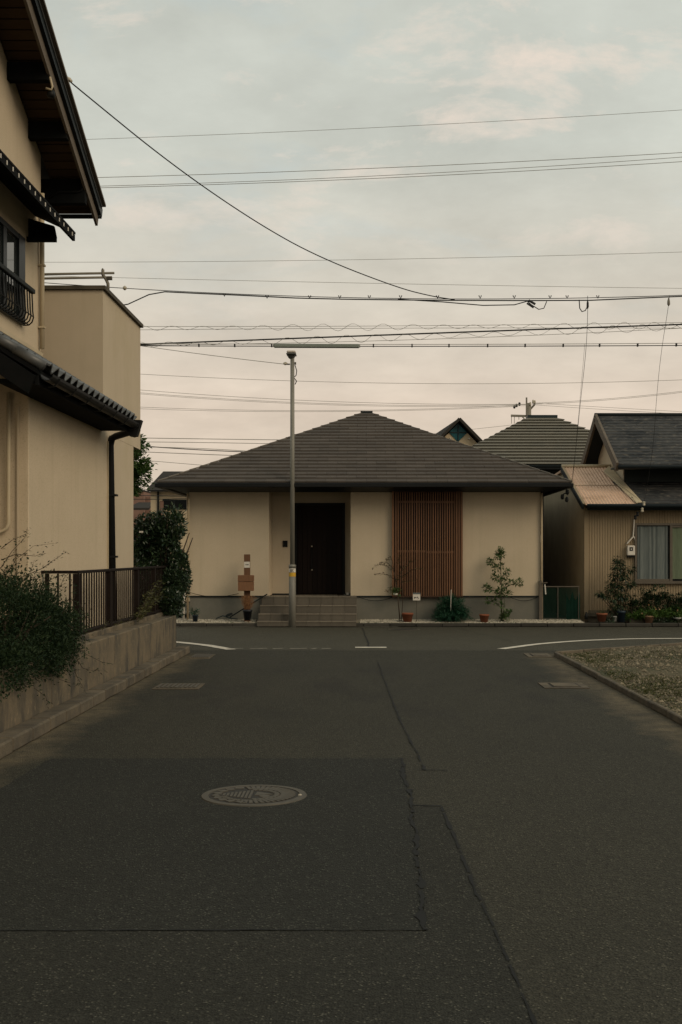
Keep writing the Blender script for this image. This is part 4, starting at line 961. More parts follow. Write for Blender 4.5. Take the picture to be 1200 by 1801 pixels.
def far_left():
    t = thing('far_house', 'distant cream house with flat dark roof edge seen left of the bungalow', 'house', (-6.3, 42, 0))
    Y = 42; x0, x1 = P(265, 0, Y).x, -3.0
    MB().prism([(x0 - .10, Y - .4, P(0, 863, Y).z), (x0 + .02, Y + 2.5, P(0, 829, Y + 2.5).z), (x0 + .02, Y + 5.5, 3.9), (x0 - .1, Y + 5.5, 3.8)], (6, 0, 0)).build('roof', M['far_roof'], t)
    MB().box(x0, x1 + 2, Y, Y + 5, 0, P(0, 861, Y).z).build('wall', M['far_wall'], t)
    MB().box(x0 + .24, x0 + .30, Y - .06, Y - .01, 2, P(0, 862, Y).z).build('downpipe', M['dark_metal'], t)
    a, b = P(288, 896, Y), P(330, 881, Y)
    w = MB().box(a.x, b.x, Y - .03, Y - .002, a.z, b.z).build('window', M['dark_glass'], t)
    MB().box(a.x - .03, b.x, Y - .06, Y - .031, b.z, b.z + .05).build('frame', M['ledge'], w)
    MB().box(a.x + .35, a.x + .40, Y - .06, Y - .031, a.z, b.z - .002).build('frame', M['ledge'], w)
    MB().box(x0 + .34, x0 + .46, Y - .04, Y - .003, a.z - .5, P(0, 881, Y).z).build('brick_pier', M['brick_far'], t)
    u = thing('brick_building', 'distant red brown brick building half hidden by the hedge', 'building', (-10.5, 60, 0))
    Y = 60
    MB().box(P(215, 0, Y).x, P(253, 0, Y).x, Y, Y + 6, 0, P(0, 864, Y).z).build('wall', M['brick_far'], u)
    MB().box(P(214, 0, Y).x, P(254, 0, Y).x, Y - .1, Y + 6.1, P(0, 864, Y).z, P(0, 862, Y).z).build('parapet', M['far_roof'], u)
    MB().box(P(253, 0, Y).x + .01, P(262, 0, Y).x, Y + .5, Y + 6, 0, P(0, 873, Y).z).build('wall', M['brick_far'], u)
    MB().prism([(P(225, 0, 56).x, 56, P(0, 897, 56).z), (P(262, 0, 56).x, 56, P(0, 897, 56).z), (P(252, 0, 56).x, 58.5, P(0, 887, 58.5).z), (P(225, 0, 56).x, 58.5, P(0, 887, 58.5).z)], (0, 0, .1)).build('lean_to_roof', M['far_roof'], u)
far_left()
def utility_pole():
    Y = 50; c = P(930, 735, Y)
    t = thing('utility_pole', 'distant concrete utility pole with cross arm rising behind the stepped hip roof', 'utility pole', (c.x, Y, 0))
    MB().tube([(c.x, Y, 0), (c.x, Y, P(0, 709, Y).z)], [.17, .11], 10).build('pole', M['concrete_pole'], t, True)
    MB().tube([P(926.5, 730, Y - .2), P(926.5, 699, Y - .2)], .035, 6).build('extension_rod', M['concrete_pole'], t)
    MB().beam(P(899, 731, Y - .15), P(934, 732, Y - .15), .07, .09).build('cross_arm', M['concrete_pole'], t)
    MB().beam(P(919, 733, Y - .15), P(925, 739, Y - .15), .04, .04).build('brace', M['concrete_pole'], t)
    for x, y in ((905, 714.5), (909, 712), (914, 709.5)): MB().lathe([(.03, 0), (.05, .04), (.05, .10), (.03, .14)], P(x, y + 4, Y - .15), 8).build('insulator', M['black'], t)
    for x in (900, 905, 913): MB().tube([P(x, 731, Y - .15), P(x, 745 if x < 910 else 738, Y - .15)], .012, 4).build('lead_wire', M['cable_grey'], t)
    for x, y in ((933, 714), (938, 710), (941, 711)): MB().lathe([(.02, 0), (.045, .04), (.04, .13), (.02, .17)], P(x, y, Y - .1), 7).build('insulator', M['ceramic'], t)
    MB().tube([P(931, 722, Y), P(941, 711, Y)], .04, 6).build('bracket', M['concrete_pole'], t)
utility_pole()

# ------------------------------------------------------------------ street lamp at the kerb
def street_lamp():
    b = PG(514.5, 1103); x, Y = b.x, b.y - .02
    t = thing('street_lamp', 'slim grey steel street lamp post at the kerb before the steps', 'street lamp', (x, Y, 0))
    zs = P(0, 995, Y).z; zt = P(0, 630, Y).z
    MB().tube([(x, Y, -.02), (x, Y, zs - .04)], .078, 16).build('lower_pole', M['pole_paint'], t, True)
    MB().tube([(x, Y, zs - .045), (x, Y, zs + .015), (x, Y, zs + .03)], [.083, .083, .058], 16).build('collar', M['pole_paint'], t, True)
    MB().tube([(x, Y, zs + .02), (x, Y, zt)], [.054, .046], 14).build('upper_pole', M['pole_paint'], t, True)
    for y0, y1, m in ((1000, 1006.5, 'white'), (1007, 1014, 'yellow')):
        mb = MB(); n = 10
        for i in range(n + 1):
            a = R(-165 + 150 * i / n); r = .0795
            mb.v += [Vector((x + r * math.cos(a), Y + r * math.sin(a), P(0, y1, Y).z)), Vector((x + r * math.cos(a), Y + r * math.sin(a), P(0, y0, Y).z))]
            if i: l = len(mb.v); mb.f.append((l - 4, l - 2, l - 1, l - 3))
        lb = mb.build('sticker', M[m], t)
        if m == 'white':
            for k in range(4):
                zz = P(0, 1001.6 + k * 1.3, Y).z; MB().box(x - .045, x + .04 - .012 * (k % 3), Y - .0815, Y - .0805, zz - .004, zz + .004).build('print_line', M['ink'], lb)
    hd = MB().lathe([(.05, 0), (.07, .02), (.095, .07), (.10, .10)], (x - .02, Y, zt - .01), 14).build('lamp_head', M['lamp_grey'], t, True)
    MB().box(x - .12, x + .08, Y - .16, Y + .16, zt + .10, zt + .155).build('lamp_case', M['lens'], hd, bevel=.02)
    MB().box(x - .13, x + .09, Y - .17, Y + .17, zt + .065, zt + .099).build('lamp_tray', M['lamp_grey'], hd, bevel=.012)
    MB().box(x - .13, x - .055, Y - .02, Y + .02, P(0, 641.5, Y).z, P(0, 639.5, Y).z).build('bracket', M['iron'], t)
    MB().lathe([(.015, 0), (.05, .02), (.05, .05), (.015, .07)], P(502, 642, Y), 8).build('insulator', M['ceramic'], t)
    MB().box(x + .05, x + .085, Y - .03, Y + .03, P(0, 641, Y).z, P(0, 637, Y).z).build('bracket', M['iron'], t)
    p = [(519, 642), (522, 652), (521, 660), (517, 664), (520, 668), (522, 670), (519, 676)]
    MB().tube([P(a, c, Y) for a, c in p], .011, 5).build('loose_wire', M['cable'], t)
street_lamp()

# ------------------------------------------------------------------ overhead cables
def para(pts, x):      # parabola through three photo points
    (x0, y0), (x1, y1), (x2, y2) = pts
    return (y0*(x-x1)*(x-x2)/((x0-x1)*(x0-x2)) + y1*(x-x0)*(x-x2)/((x1-x0)*(x1-x2)) + y2*(x-x0)*(x-x1)/((x2-x0)*(x2-x1)))
def cable(label, pts, Y, r, xa=-260, xb=1460, m='cable', name='overhead_cable', group='overhead cables across the junction', wiggle=0):
    n = 44; pp = []
    for i in range(n + 1):
        x = xa + (xb - xa) * i / n; p = P(x, para(pts, x), Y); p.z += rnd(-wiggle, wiggle); pp.append(p)
    o = MB().tube(pp, r, 5).build(name, M[m], None, True); tag(o, label, name.replace('_', ' ').split()[-1], group); return o
cable('topmost thin grey wire alone in the upper sky', [(150, 245), (600, 227), (1200, 193)], 30, 0.0052, m='cable_grey')
cable('upper wire of the three running together below the lone top wire', [(170, 312), (600, 298), (1200, 268)], 26, 0.0062, m='cable_grey')
cable('middle wire of the three running together high over the junction', [(180, 327), (600, 312), (1200, 276)], 26, 0.0057, m='cable_grey')
cable('lowest wire of the three running together high over the junction', [(180, 330), (600, 316), (1200, 284)], 26, 0.0062, m='cable_grey')
cable('thin wire in the open sky just above the roof rail poles', [(80, 461), (600, 457), (1200, 443)], 28, 0.0047, m='cable_grey')
cable('thin straight wire just above the black service cable bundle', [(80, 485), (600, 497), (1200, 507)], 28, 0.0047, m='cable_grey')
cable('taut bare wire that carries the black service cable bundle', [(190, 505), (600, 523), (1200, 519)], 22, .007, m='cable')
bundle = [(60, 560), (225, 535), (262, 518), (290, 513), (350, 516), (420, 519), (520, 524), (600, 526), (760, 528), (930, 528.5), (1040, 528), (1130, 524), (1200, 521), (1460, 512)]
o = MB().tube([P(x, y, 22) for x, y in bundle], .011, 6).build('service_cable', M['cable'], None, True); tag(o, 'black service cable bundle sagging under its carrier wire above the street lamp', 'cable', 'overhead cables across the junction')
sp_ = None
for k, x in enumerate((395, 470, 545, 598, 650, 705, 770, 845, 905, 968, 998, 1052)):
    y = 523.5 + (0 if x > 450 else -3.5)
    MB().tube([P(x - 2.5, y - 4, 22), P(x, y + 1, 22), P(x + 2, y - 4, 22)], .010, 4).build('cable_tie', M['cable'], o)
MB().tube([P(700, 526, 21.97), P(780, 531, 21.97), P(850, 537, 21.97), P(905, 536, 21.97), P(930, 529, 21.97)], .010, 5).build('slack_loop', M['cable'], o)
MB().tube([P(926, 528, 21.97), P(935, 536, 21.97), P(948, 544, 21.97), P(957, 542, 21.97), P(962, 530, 21.97)], .009, 5).build('slack_loop', M['cable'], o)
MB().tube([P(927, 533, 21.96), P(939, 541, 21.96)], .018, 6).build('splice', M['cable'], o)
MB().tube([P(930, 528, 21.96), P(942, 535, 21.96)], .022, 6).build('splice', M['cable'], o)
MB().tube([P(1019, 527, 21.97), P(1020, 542, 21.97), P(1024, 548, 21.97), P(1030, 546, 21.97), P(1033, 540, 21.97)], .010, 5).build('slack_loop', M['cable'], o)
MB().lathe([(.008, 0), (.022, .04), (.02, .11), (.008, .16)], P(1034, 543, 21.97), 7).build('insulator', M['cable'], o)
b0 = tag(MB().lathe([(.008, 0), (.032, .02), (.042, .042), (.032, .064), (.008, .084)], P(219.5, 510.4, 22), 12).build('cable_ball', M['ceramic'], None, True), 'small round pale ball on the carrier wire beside the roof parapet', 'ball')
# spiral hangers: taut pair with a loose coil
def spiral(label, top, bot, Y, amp, period, x0, x1, r):
    pp = []; x = x0
    while x < x1:
        yc = (para(top, x) + para(bot, x)) / 2; a = amp * (1 + .35 * math.sin(x * .013)); ph = 2 * math.pi * x / period
        p = P(x, yc + a * math.sin(ph), Y); p.y += a * Y / F * math.cos(ph); pp.append(p); x += period / 9
    o = MB().tube(pp, r, 4).build('spiral_hanger', M['cable_grey'], None, True); tag(o, label, 'spiral hanger', 'overhead cables across the junction')
t1, t2 = [(250, 574), (700, 573), (1200, 567)], [(250, 580), (700, 577), (1200, 577)]
cable('upper thin wire of the coiled pair above the thick black cable', t1, 25, .005, m='cable_grey')
cable('lower thin wire of the coiled pair above the thick black cable', t2, 25, .005, m='cable_grey')
spiral('wavy coil wound round the pair of wires above the thick black cable', t1, t2, 25, 4.6, 53, 0, 1300, .004)
t3, t4 = [(250, 605.5), (600, 592), (1200, 570.5)], [(250, 607), (600, 601), (1200, 577)]
cable('thick black cable rising to the right just above the long grey box', t3, 24.5, .016)
cable('thin wire hanging just under the thick black cable', t4, 24.5, .005, m='cable_grey')
spiral('wavy coil wound under the thick black cable', t3, t4, 24.5, 5.2, 52, 0, 1300, .004)
t5 = [(250, 608), (600, 609), (1200, 607.5)]
c5 = cable('level black cable with small clips that carries the long grey box', t5, 24, .009)
cable('thin level wire just above the clipped black cable', [(250, 604), (600, 605.5), (1200, 603.5)], 24, .006, m='cable_grey')
for x in (350, 413, 478, 657, 725, 790, 858, 924, 991, 1055, 1122, 1190):
    MB().box(P(x - 1.1, 0, 24).x, P(x + 1.1, 0, 24).x, 23.97, 24.03, P(0, para(t5, x) + 1.5, 24).z, P(0, para(t5, x) - 4, 24).z).build('clip', M['cable'], c5)
a, b = P(482, 608, 24), P(632, 608.6, 24)
cl = thing('cable_closure', 'long grey green cable joint box hanging over the street lamp', 'cable box', (a.x, 24, a.z))
MB().beam(a, b, .09, .076).build('sleeve', M['closure'], cl, bevel=.012)
for p, q in ((a, Vector((-.02, 0, 0))), (b, Vector((.02, 0, 0)))): MB().beam(p + q * .1, p + q, .07, .045).build('end_cap', M['cable_grey'], cl)
cable('thin feed wire sloping down to the street lamp from the left', [(240, 607), (380, 626), (502, 640.5)], 26.9, .007, 100, 502, 'cable_grey', 'feed_wire', None)
cable('faint level wire crossing behind the upper lamp post', [(250, 658), (700, 674), (1200, 668)], 34, .006, m='cable_grey')
cable('first of the far wires falling towards the distant utility pole, topmost', [(250, 686), (500, 702.5), (900, 711)], 45, 0.0077, xb=926, m='cable_grey', group='far wires to the utility pole')
cable('second of the far wires falling towards the distant utility pole', [(250, 691), (500, 707), (900, 712)], 45, 0.0077, xb=926, m='cable_grey', group='far wires to the utility pole')
cable('third of the far wires falling towards the distant utility pole', [(250, 693), (500, 709), (900, 714)], 45, 0.0066, xb=926, m='cable_grey', group='far wires to the utility pole')
cable('upper of two nearly level far wires just above the bungalow roof apex', [(250, 716), (500, 722), (905, 713)], 46, 0.0072, xb=906, m='cable_grey', group='far wires to the utility pole')
cable('lower of two nearly level far wires just above the bungalow roof apex', [(250, 719), (500, 724), (905, 715)], 46, 0.0072, xb=906, m='cable_grey', group='far wires to the utility pole')
cable('far wire leaving the distant utility pole and rising to the right, upper', [(936, 709), (1060, 702), (1200, 688)], 48, 0.0077, 936, m='cable_grey', group='far wires to the utility pole')
cable('far wire leaving the distant utility pole and rising to the right, lower', [(936, 711), (1060, 704), (1200, 690)], 48, 0.0077, 936, m='cable_grey', group='far wires to the utility pole')
cable('far wire falling to the right from the utility pole to the slate roof, upper', [(940, 709), (1060, 716), (1200, 724)], 48, 0.0066, 940, m='cable_grey', group='far wires to the utility pole')
cable('far wire falling to the right from the utility pole to the slate roof, lower', [(940, 712), (1060, 720), (1200, 728)], 48, 0.0066, 940, m='cable_grey', group='far wires to the utility pole')
cable('far wire between the diamond window gable and the utility pole cross arm', [(700, 770), (840, 754), (905, 747)], 49, 0.0072, 600, 905, 'cable_grey', group='far wires to the utility pole')
for i, (pts, r) in enumerate((([(235, 770), (330, 771.5), (440, 773)], .014), ([(235, 777), (330, 778), (430, 779.5)], .012), ([(235, 783), (330, 790), (440, 795)], .018), ([(235, 786), (330, 788), (430, 793)], .012), ([(235, 794), (330, 798), (410, 801)], .014), ([(235, 808), (330, 816), (390, 821)], .010))):
    cable(('highest', 'second', 'darkest sloping', 'fourth', 'fifth', 'lowest') [i] + ' of the far wires between the tree and the bungalow roof', pts, 47, r, 150, 640, 'cable' if i == 2 else 'cable_grey', group='far wires behind the bungalow')
for i, (y0, y1) in enumerate(((863, 864), (871, 873), (877, 876))):
    cable(('upper', 'middle', 'lower')[i] + ' wire in front of the distant cream house wall', [(200, y0), (280, y0 + 1), (340, y1)], 39, .012, 150, 420, 'cable', group='wires before the distant house')
# service drops
def drop(label, pts, r, name='service_wire', m='cable', smooth_=3):
    pts = [Vector(p) for p in pts]
    for _ in range(smooth_):
        q = [pts[0]]
        for a, b in zip(pts, pts[1:]): q += [a.lerp(b, .25), a.lerp(b, .75)]
        q.append(pts[-1]); pts = q
    o = MB().tube(pts, r, 5).build(name, M[m], None, True); tag(o, label, 'wire', 'service wires to the houses'); return o
q0 = PX(131, 150, -3.84)
drop('black service wire swooping down from the left gable to the cable bundle', [PX(121, 141, -3.87), q0, P(300, 288, 17.4), P(450, 391, 19.0), P(560, 452, 20.2), P(700, 506, 21.4), P(760, 521, 21.9), P(800, 527, 22)], .0095)
drop('black service wire dropping from the bundle to the bungalow roof corner', [P(1034, 520, 21.97), P(1034, 560, 22), P(1031, 620, 22.8), P(1022, 700, 24.6), P(1013, 790, 26), P(1006, 850, 27), P(1000, 864, 27.2)], .0045)
drop('thin second service wire beside the black one at the bungalow roof corner', [P(1029, 604, 24), P(1026, 640, 24.4), P(1019, 720, 25.5), P(1012, 800, 26.5), P(1006, 862, 27.15), P(993, 878, 27.2)], .0028)
drop('thin service wire dropping to the gutter of the old slate roofed house', [P(1178, 519, 21.97), P(1176, 540, 22), P(1163, 620, 23.5), P(1155, 700, 25), P(1150, 780, 26.4), P(1140, 850, 27.4), P(1133, 884, 27.84)], .004)
tag(MB().lathe([(.008, 0), (.028, .03), (.025, .09), (.008, .15)], P(1176.5, 538, 22), 8).build('insulator', M['concrete_pole'], None, True), 'pale insulator at the top of the service wire to the old house', 'insulator')

# ------------------------------------------------------------------ plants
UP = Vector((0, 0, 1))
def rvec():
    while True:
        v = Vector((rnd(-1, 1), rnd(-1, 1), rnd(-1, 1)))
        if .05 < v.length < 1: return v
def blob_point(bl):
    c, r = random.choice(bl); v = rvec().normalized() * (rnd(.25, 1) ** .5)
    return Vector(c) + Vector((v.x * r[0], v.y * r[1], v.z * r[2])), v
def leafy(t, blobs, nclump, per, L, W, m, spread=.12, base=None, twigs=10, name='foliage', up=.35, bark='bark', cut=None, twr=.012):
    """clumps of single leaves spread through ellipsoids, with limbs from the base to some of the clumps"""
    mb = MB(); tips = []
    for _ in range(nclump):
        p, v = blob_point(blobs); tips.append(p); s = spread * rnd(.6, 1.3); ax = (v + rvec() * .6 + UP * up).normalized()
        for _ in range(int(per * rnd(.5, 1.4))):
            q = p + Vector((random.gauss(0, s), random.gauss(0, s), random.gauss(0, s * .7)))
            if cut and cut(q): continue
            d = (ax + rvec() * .9).normalized(); k = rnd(.6, 1.25)
            mb.leaf(q, d, (UP + rvec() * .8).normalized(), L * k, W * k)
    o = mb.build(name, M[m], t, kind='stuff')
    if base is not None and twigs:
        tw = MB(); b = Vector(base)
        for p in random.sample(tips, min(twigs, len(tips))):
            mid = b.lerp(p, .5) + rvec() * .08 + UP * .08
            tw.tube([b + Vector((rnd(-.03, .03), rnd(-.03, .03), 0)), mid, p], [twr * 1.4, twr, twr * .4], 5)
        tw.build('branches', M[bark], t, True)
    return o
def sprig(t, pts, nleaf, L, W, m, r=.005, bark='bark', spread=.02, name='leaves', droop=0):
    """one twig along a polyline with leaves on alternate sides; returns (twig MB, leaf MB) merged on build"""
    pts = [Vector(p) for p in pts]; r0 = [r * (1 - .7 * i / max(1, len(pts) - 1)) for i in range(len(pts))]
    tw = t['twigs']; lf = t['leaves']; tw.tube(pts, r0, 4)
    for i in range(nleaf):
        u = (i + rnd(.2, .8)) / nleaf * (len(pts) - 1); k = min(int(u), len(pts) - 2); a, b = pts[k], pts[k + 1]
        p = a.lerp(b, u - k) + rvec() * spread; d0 = (b - a).normalized(); s = d0.cross(UP).normalized() * (1 if i % 2 else -1)
        d = (d0 * .5 + s * rnd(.5, 1) + rvec() * .5 + UP * rnd(-.2, .3 - droop)).normalized(); q = rnd(.7, 1.2)
        lf.leaf(p, d, (UP + rvec() * .7).normalized(), L * q, W * q)

def front_bush():
    t = thing('garden_bush', 'big dark small leaved bush spilling over the low concrete wall beside the fence', 'bush', (-3.4, 11.6, .55))
    bl = [((-3.40, 11.2, .92), (.48, 1.35, .50)), ((-3.36, 12.2, .92), (.32, .62, .40)), ((-3.7, 10.6, 1.05), (.6, 1.0, .48)), ((-3.24, 11.9, .66), (.22, .7, .22)), ((-3.26, 10.6, .66), (.24, 1.0, .20)), ((-3.75, 12.3, 1.12), (.40, .7, .38)), ((-3.30, 12.75, .82), (.16, .3, .26))]
    leafy(t, bl, 1050, 60, .037, .017, 'leaf_dark', .095, (-3.5, 11.4, .5), 60, cut=lambda q: q.x > -2.97 or (q.x > -3.14 and q.z < .42))
    # loose upper sprays against the wall
    d = {'twigs': MB(), 'leaves': MB()}
    for pts, n in (([(20, 1010), (30, 985), (60, 960), (100, 955), (150, 962), (98, 980)][:4], 26), ([(0, 1000), (20, 970), (46, 945), (48, 928)], 26), ([(30, 1020), (70, 1000), (95, 985), (115, 970)], 26), ([(0, 985), (30, 975), (60, 978), (75, 972)], 22),
                   ([(0, 965), (20, 950), (45, 938)], 18), ([(20, 1040), (50, 1010), (60, 985)], 24), ([(60, 1050), (85, 1020), (110, 1010), (130, 1030)], 26), ([(85, 1060), (110, 1030), (118, 1012)], 20),
                   ([(110, 1080), (128, 1050), (131, 1025)], 20), ([(0, 1020), (15, 1000), (35, 990), (40, 975)], 26), ([(40, 1040), (60, 1015), (90, 1005)], 22)):
        Y = rnd(11.6, 12.6); sprig(d, [P(x + rnd(-4, 4), y, Y + i * .08) for i, (x, y) in enumerate(pts)], n, .045, .017, 'leaf_dark', .004, spread=.03)
    # sprays hanging over the wall face
    for pts, n in (([(125, 1130), (150, 1150), (180, 1165), (200, 1168)], 26), ([(130, 1150), (145, 1175), (165, 1180), (185, 1178)], 26), ([(90, 1170), (105, 1195), (120, 1200), (140, 1205)], 20), ([(120, 1100), (140, 1110), (150, 1130), (148, 1150)], 24), ([(140, 1060), (150, 1085), (160, 1110)], 20), ([(125, 1160), (135, 1190), (150, 1215)], 18), ([(60, 1210), (80, 1225), (86, 1240)], 12)):
        dx = rnd(0, .02); sprig(d, [PX(x, y, -3.10 + dx + .01 * i) for i, (x, y) in enumerate(pts)], n, .042, .016, 'leaf_dark', .004, spread=.03)
    d['twigs'].build('twigs', M['bark'], t, True); d['leaves'].build('loose_leaves', M['leaf_dark'], t, kind='stuff')
front_bush()
def hedge():
    t = thing('corner_shrub', 'tall dark glossy evergreen shrub at the far end of the fence', 'shrub', (-3.45, 20.4, .5))
    leafy(t, [((-3.34, 20.55, 2.0), (.42, .40, .42)), ((-3.75, 20.6, 1.9), (.5, .4, .38)), ((-3.3, 20.5, 1.5), (.36, .4, .5)), ((-3.8, 20.5, 1.2), (.5, .4, .7)), ((-3.4, 20.45, 1.0), (.36, .35, .4))], 430, 40, .075, .040, 'leaf_deep', .09, (-3.5, 20.5, .5), 24, twr=.02, cut=lambda q: q.x > -3.13 + .07 * math.sin(q.z * 5.3 + 1) + .05 * math.sin(q.z * 13) or q.z > 2.42 + .08 * math.sin(q.x * 9))
    leafy(t, [((-3.22, 20.0, 1.05), (.16, .22, .42)), ((-3.24, 19.75, .85), (.13, .3, .22)), ((-3.12, 20.25, 1.25), (.2, .25, .5))], 130, 36, .065, .034, 'leaf_deep', .05, None, 0, name='hanging_foliage', cut=lambda q: q.x > -3.0 - max(0, 1.0 - q.z) * .25)
    MB().box(P(246, 0, 20.1).x, P(252.5, 0, 20.1).x, 20.05, 20.07, P(0, 937, 20.1).z, P(0, 934, 20.1).z).build('paper_tag', M['white'], t)
    s = thing('yellowing_shrub', 'yellow green upright sprays of a small shrub leaning on the dark fence', 'shrub', (-3.22, 17.6, .6))
    d = {'twigs': MB(), 'leaves': MB()}
    for pts in ([(242, 1090), (262, 1050), (280, 1018)], [(245, 1085), (268, 1045), (286, 1022)], [(250, 1085), (272, 1055), (283, 1035)], [(243, 1090), (255, 1060), (268, 1030)], [(240, 1090), (248, 1070), (262, 1048)], [(255, 1078), (270, 1060), (290, 1045)], [(250, 1085), (262, 1065), (275, 1050)]):
        sprig(d, [PX(x, y, -3.27) for x, y in pts], 70, .06, .026, 'leaf_olive', .006, spread=.05)
    for x0 in (180, 205, 225, 240): sprig(d, [PX(x0, 1108 - (x0 - 180) * .28, -3.28), PX(x0 + 12, 1092 - (x0 - 180) * .28, -3.27)], 26, 0.0259, .02, 'leaf_olive', .004, spread=.05)
    d['twigs'].build('stems', M['bark'], s, True); d['leaves'].build('foliage', M['leaf_olive'], s, kind='stuff')
    w = thing('tall_tree', 'small sunlit tree with loose crown behind the flat roofed block', 'tree', (-4.75, 21.1, .0))
    MB().tube([(-4.75, 21.1, 0), (-4.7, 21.1, 1.4), (-4.6, 21.1, 2.4), (-4.4, 21.15, 3.2)], [.09, .075, .05, .02], 8).build('trunk', M['bark'], w, True)
    leafy(w, [((-4.25, 21.2, 3.2), (.46, .4, .42)), ((-4.35, 21.2, 3.6), (.40, .3, .28)), ((-4.4, 21.2, 2.85), (.36, .3, .3)), ((-4.7, 21.2, 3.2), (.4, .3, .6))], 300, 40, .08, .045, 'leaf_mid', .055, (-4.6, 21.1, 2.2), 26, name='crown', twr=.014)
    k = thing('back_shrub', 'mid green shrub behind the glossy corner shrub by the bungalow wall', 'shrub', (-4.5, 23.4, 0))
    leafy(k, [((-4.5, 23.3, 1.2), (.62, .5, 1.0)), ((-3.95, 21.3, 1.0), (.30, .3, .8)), ((-5.2, 23.3, 1.3), (.6, .5, 1.0))], 200, 34, .075, .036, 'leaf_mid', .11, (-4.5, 23.3, 0), 20)
hedge()

def pot(t, c, r0, r1, h, m):
    c = Vector(c); MB().lathe([(r0, 0), (r1 * .96, h * .8), (r1 * 1.04, h * .8), (r1 * 1.04, h), (r1 * .9, h), (r1 * .86, h * .86)], c, 20).build('pot_body' , M[m], t, True)
    MB().lathe([(r1 * .86, 0), (r1 * .84, .004)], c + Vector((0, 0, h * .86)), 16).build('potting_soil', M['soil'], t)
def in_px(x, y, Y): return P(x, y, Y)
def bungalow_garden():
    # post with letter box, name plate, plants and pots on the white gravel
    Y = 27.6
    t = thing('letter_box_post', 'reddish wooden letter box on a plank post with a white name plate', 'letter box', (P(434.5, 0, Y).x, Y, .08))
    a, b = P(429.3, 1090, Y), P(440, 975, Y)
    MB().box(a.x, b.x, Y, Y + .045, .07, b.z).build('post', M['wood_red'], t)
    a, b = P(420, 1039, Y), P(447, 1011.5, Y); z2 = P(0, 1022.5, Y).z
    bx = MB().box(a.x, b.x, Y - .16, Y - .002, a.z, z2 - .004).build('box', M['wood_red'], t, bevel=.006)
    MB().box(a.x - .004, b.x + .004, Y - .168, Y - .002, z2, b.z).build('flap', M['wood_red'], bx, bevel=.006)
    a, b = P(429.6, 998.5, Y), P(439.6, 988, Y)
    pl = MB().box(a.x, b.x, Y - .012, Y - .001, a.z, b.z).build('name_plate', M['white'], t)
    for x, w in ((-.022, .018), (.004, .014), (.026, .02)): MB().box((a.x+b.x)/2 + x - w/2, (a.x+b.x)/2 + x + w/2, Y - .0145, Y - .0125, a.z + .06, a.z + .082).build('ink_mark', M['ink'], pl)
    # dry grass in a black pot
    p = P(435.5, 1091, Y - .22)
    g = thing('dry_plant', 'black tapered pot with a brown dried plant under the letter box', 'potted plant', p)
    pot(g, p, .07, .105, .24, 'pot_black')
    mb = MB()
    for _ in range(900):
        a = rnd(0, 6.28); rr = rnd(0, .07); s = p + Vector((rr * math.cos(a), rr * math.sin(a), .2)); d = Vector((math.cos(a) * rnd(0, .55), math.sin(a) * rnd(0, .55), 1)).normalized(); q = rnd(.05, .34)
        mb.leaf(s + d * q, (d + rvec() * .5).normalized(), rvec(), rnd(.03, .07), .007)
    mb.build('dry_stems', M['straw'], g, kind='stuff')
    # rod leaning by the steps with a coiled hose end
    h = thing('leaning_rod', 'thin dark rod with a coiled end lying against the plinth left of the steps', 'rod', P(402, 1087, 27.7))
    MB().tube([P(404, 1086, 27.7), P(470, 1045, 27.86)], .014, 6).build('rod', M['ledge'], h)
    c = P(403, 1085, 27.68); MB().tube([c + Vector((.07 * math.cos(a * .5), .04 * math.sin(a * .5), .035 + .03 * math.sin(a * .5 + 1) + a * .001)) for a in range(26)], .014, 6).build('coil', M['ledge'], h, True)
    MB().tube([P(380, 1088, 27.65), P(392, 1083, 27.66), P(404, 1087, 27.66), P(418, 1089, 27.6)], .012, 6).build('hose_end', M['teal_dark'], h, True)
    # small plant in a blue pot at the corner
    p = P(343.5, 1093, 27.55); s = thing('small_potted_plant', 'tiny spiky plant in a dark blue pot at the bungalow corner', 'potted plant', p)
    pot(s, p, .05, .068, .15, 'pot_blue')
    leafy(s, [(p + Vector((0, 0, .22)), (.08, .08, .07))], 20, 9, .07, .014, 'leaf_teal', .025, p + Vector((0, 0, .12)), 6, twr=.004)
    # terracotta pots
    for x, y, w, hh, lab in ((717, 1093.5, 20, 15.5, 'larger empty terracotta pot below the wooden lattice window'), (852, 1094.5, 17, 14, 'small empty terracotta pot left of the young green sapling')):
        p = P(x, y, 27.55); k = 27.55 / F; q = thing('terracotta_pot', lab, 'flower pot', p, 'terracotta pots before the bungalow'); pot(q, p, w * k * .36, w * k * .5, hh * k, 'terracotta')
    # notice plate on the plinth
    Yp = 27.70; a, b = P(726.5, 1056, Yp), P(739.5, 1042.5, Yp)
    n = thing('notice_plate', 'small white notice plate with dark marks below the lattice', 'sign', (a.x, Yp, .07))
    MB().box(a.x, b.x, Yp - .012, Yp, a.z, b.z).build('plate', M['white'], n)
    MB().box(a.x, b.x, Yp - .015, Yp - .0125, b.z - .035, b.z).build('grey_band', M['curtain'], n)
    for x0, x1, z0, z1 in ((.03, .05, .04, .08), (.05, .075, .06, .075), (.09, .10, .045, .08), (.105, .12, .06, .085), (.12, .135, .04, .055)): MB().box(a.x + x0, a.x + x1, Yp - .0145, Yp - .0125, a.z + z0, a.z + z1).build('ink_mark', M['ink'], n)
    MB().tube([((a.x + b.x) / 2, Yp + .012, .06), ((a.x + b.x) / 2, Yp + .012, b.z - .02)], .008, 5).build('stake', M['iron'], n)
    # reddish slender sapling
    def px(l, Y): return [P(x, y, Y + rnd(-.12, .12)) for x, y in l]
    p = P(704, 1094, 27.62); s = thing('slender_sapling', 'slender sapling with sparse reddish leaves before the left of the lattice', 'sapling', p)
    d = {'twigs': MB(), 'leaves': MB()}
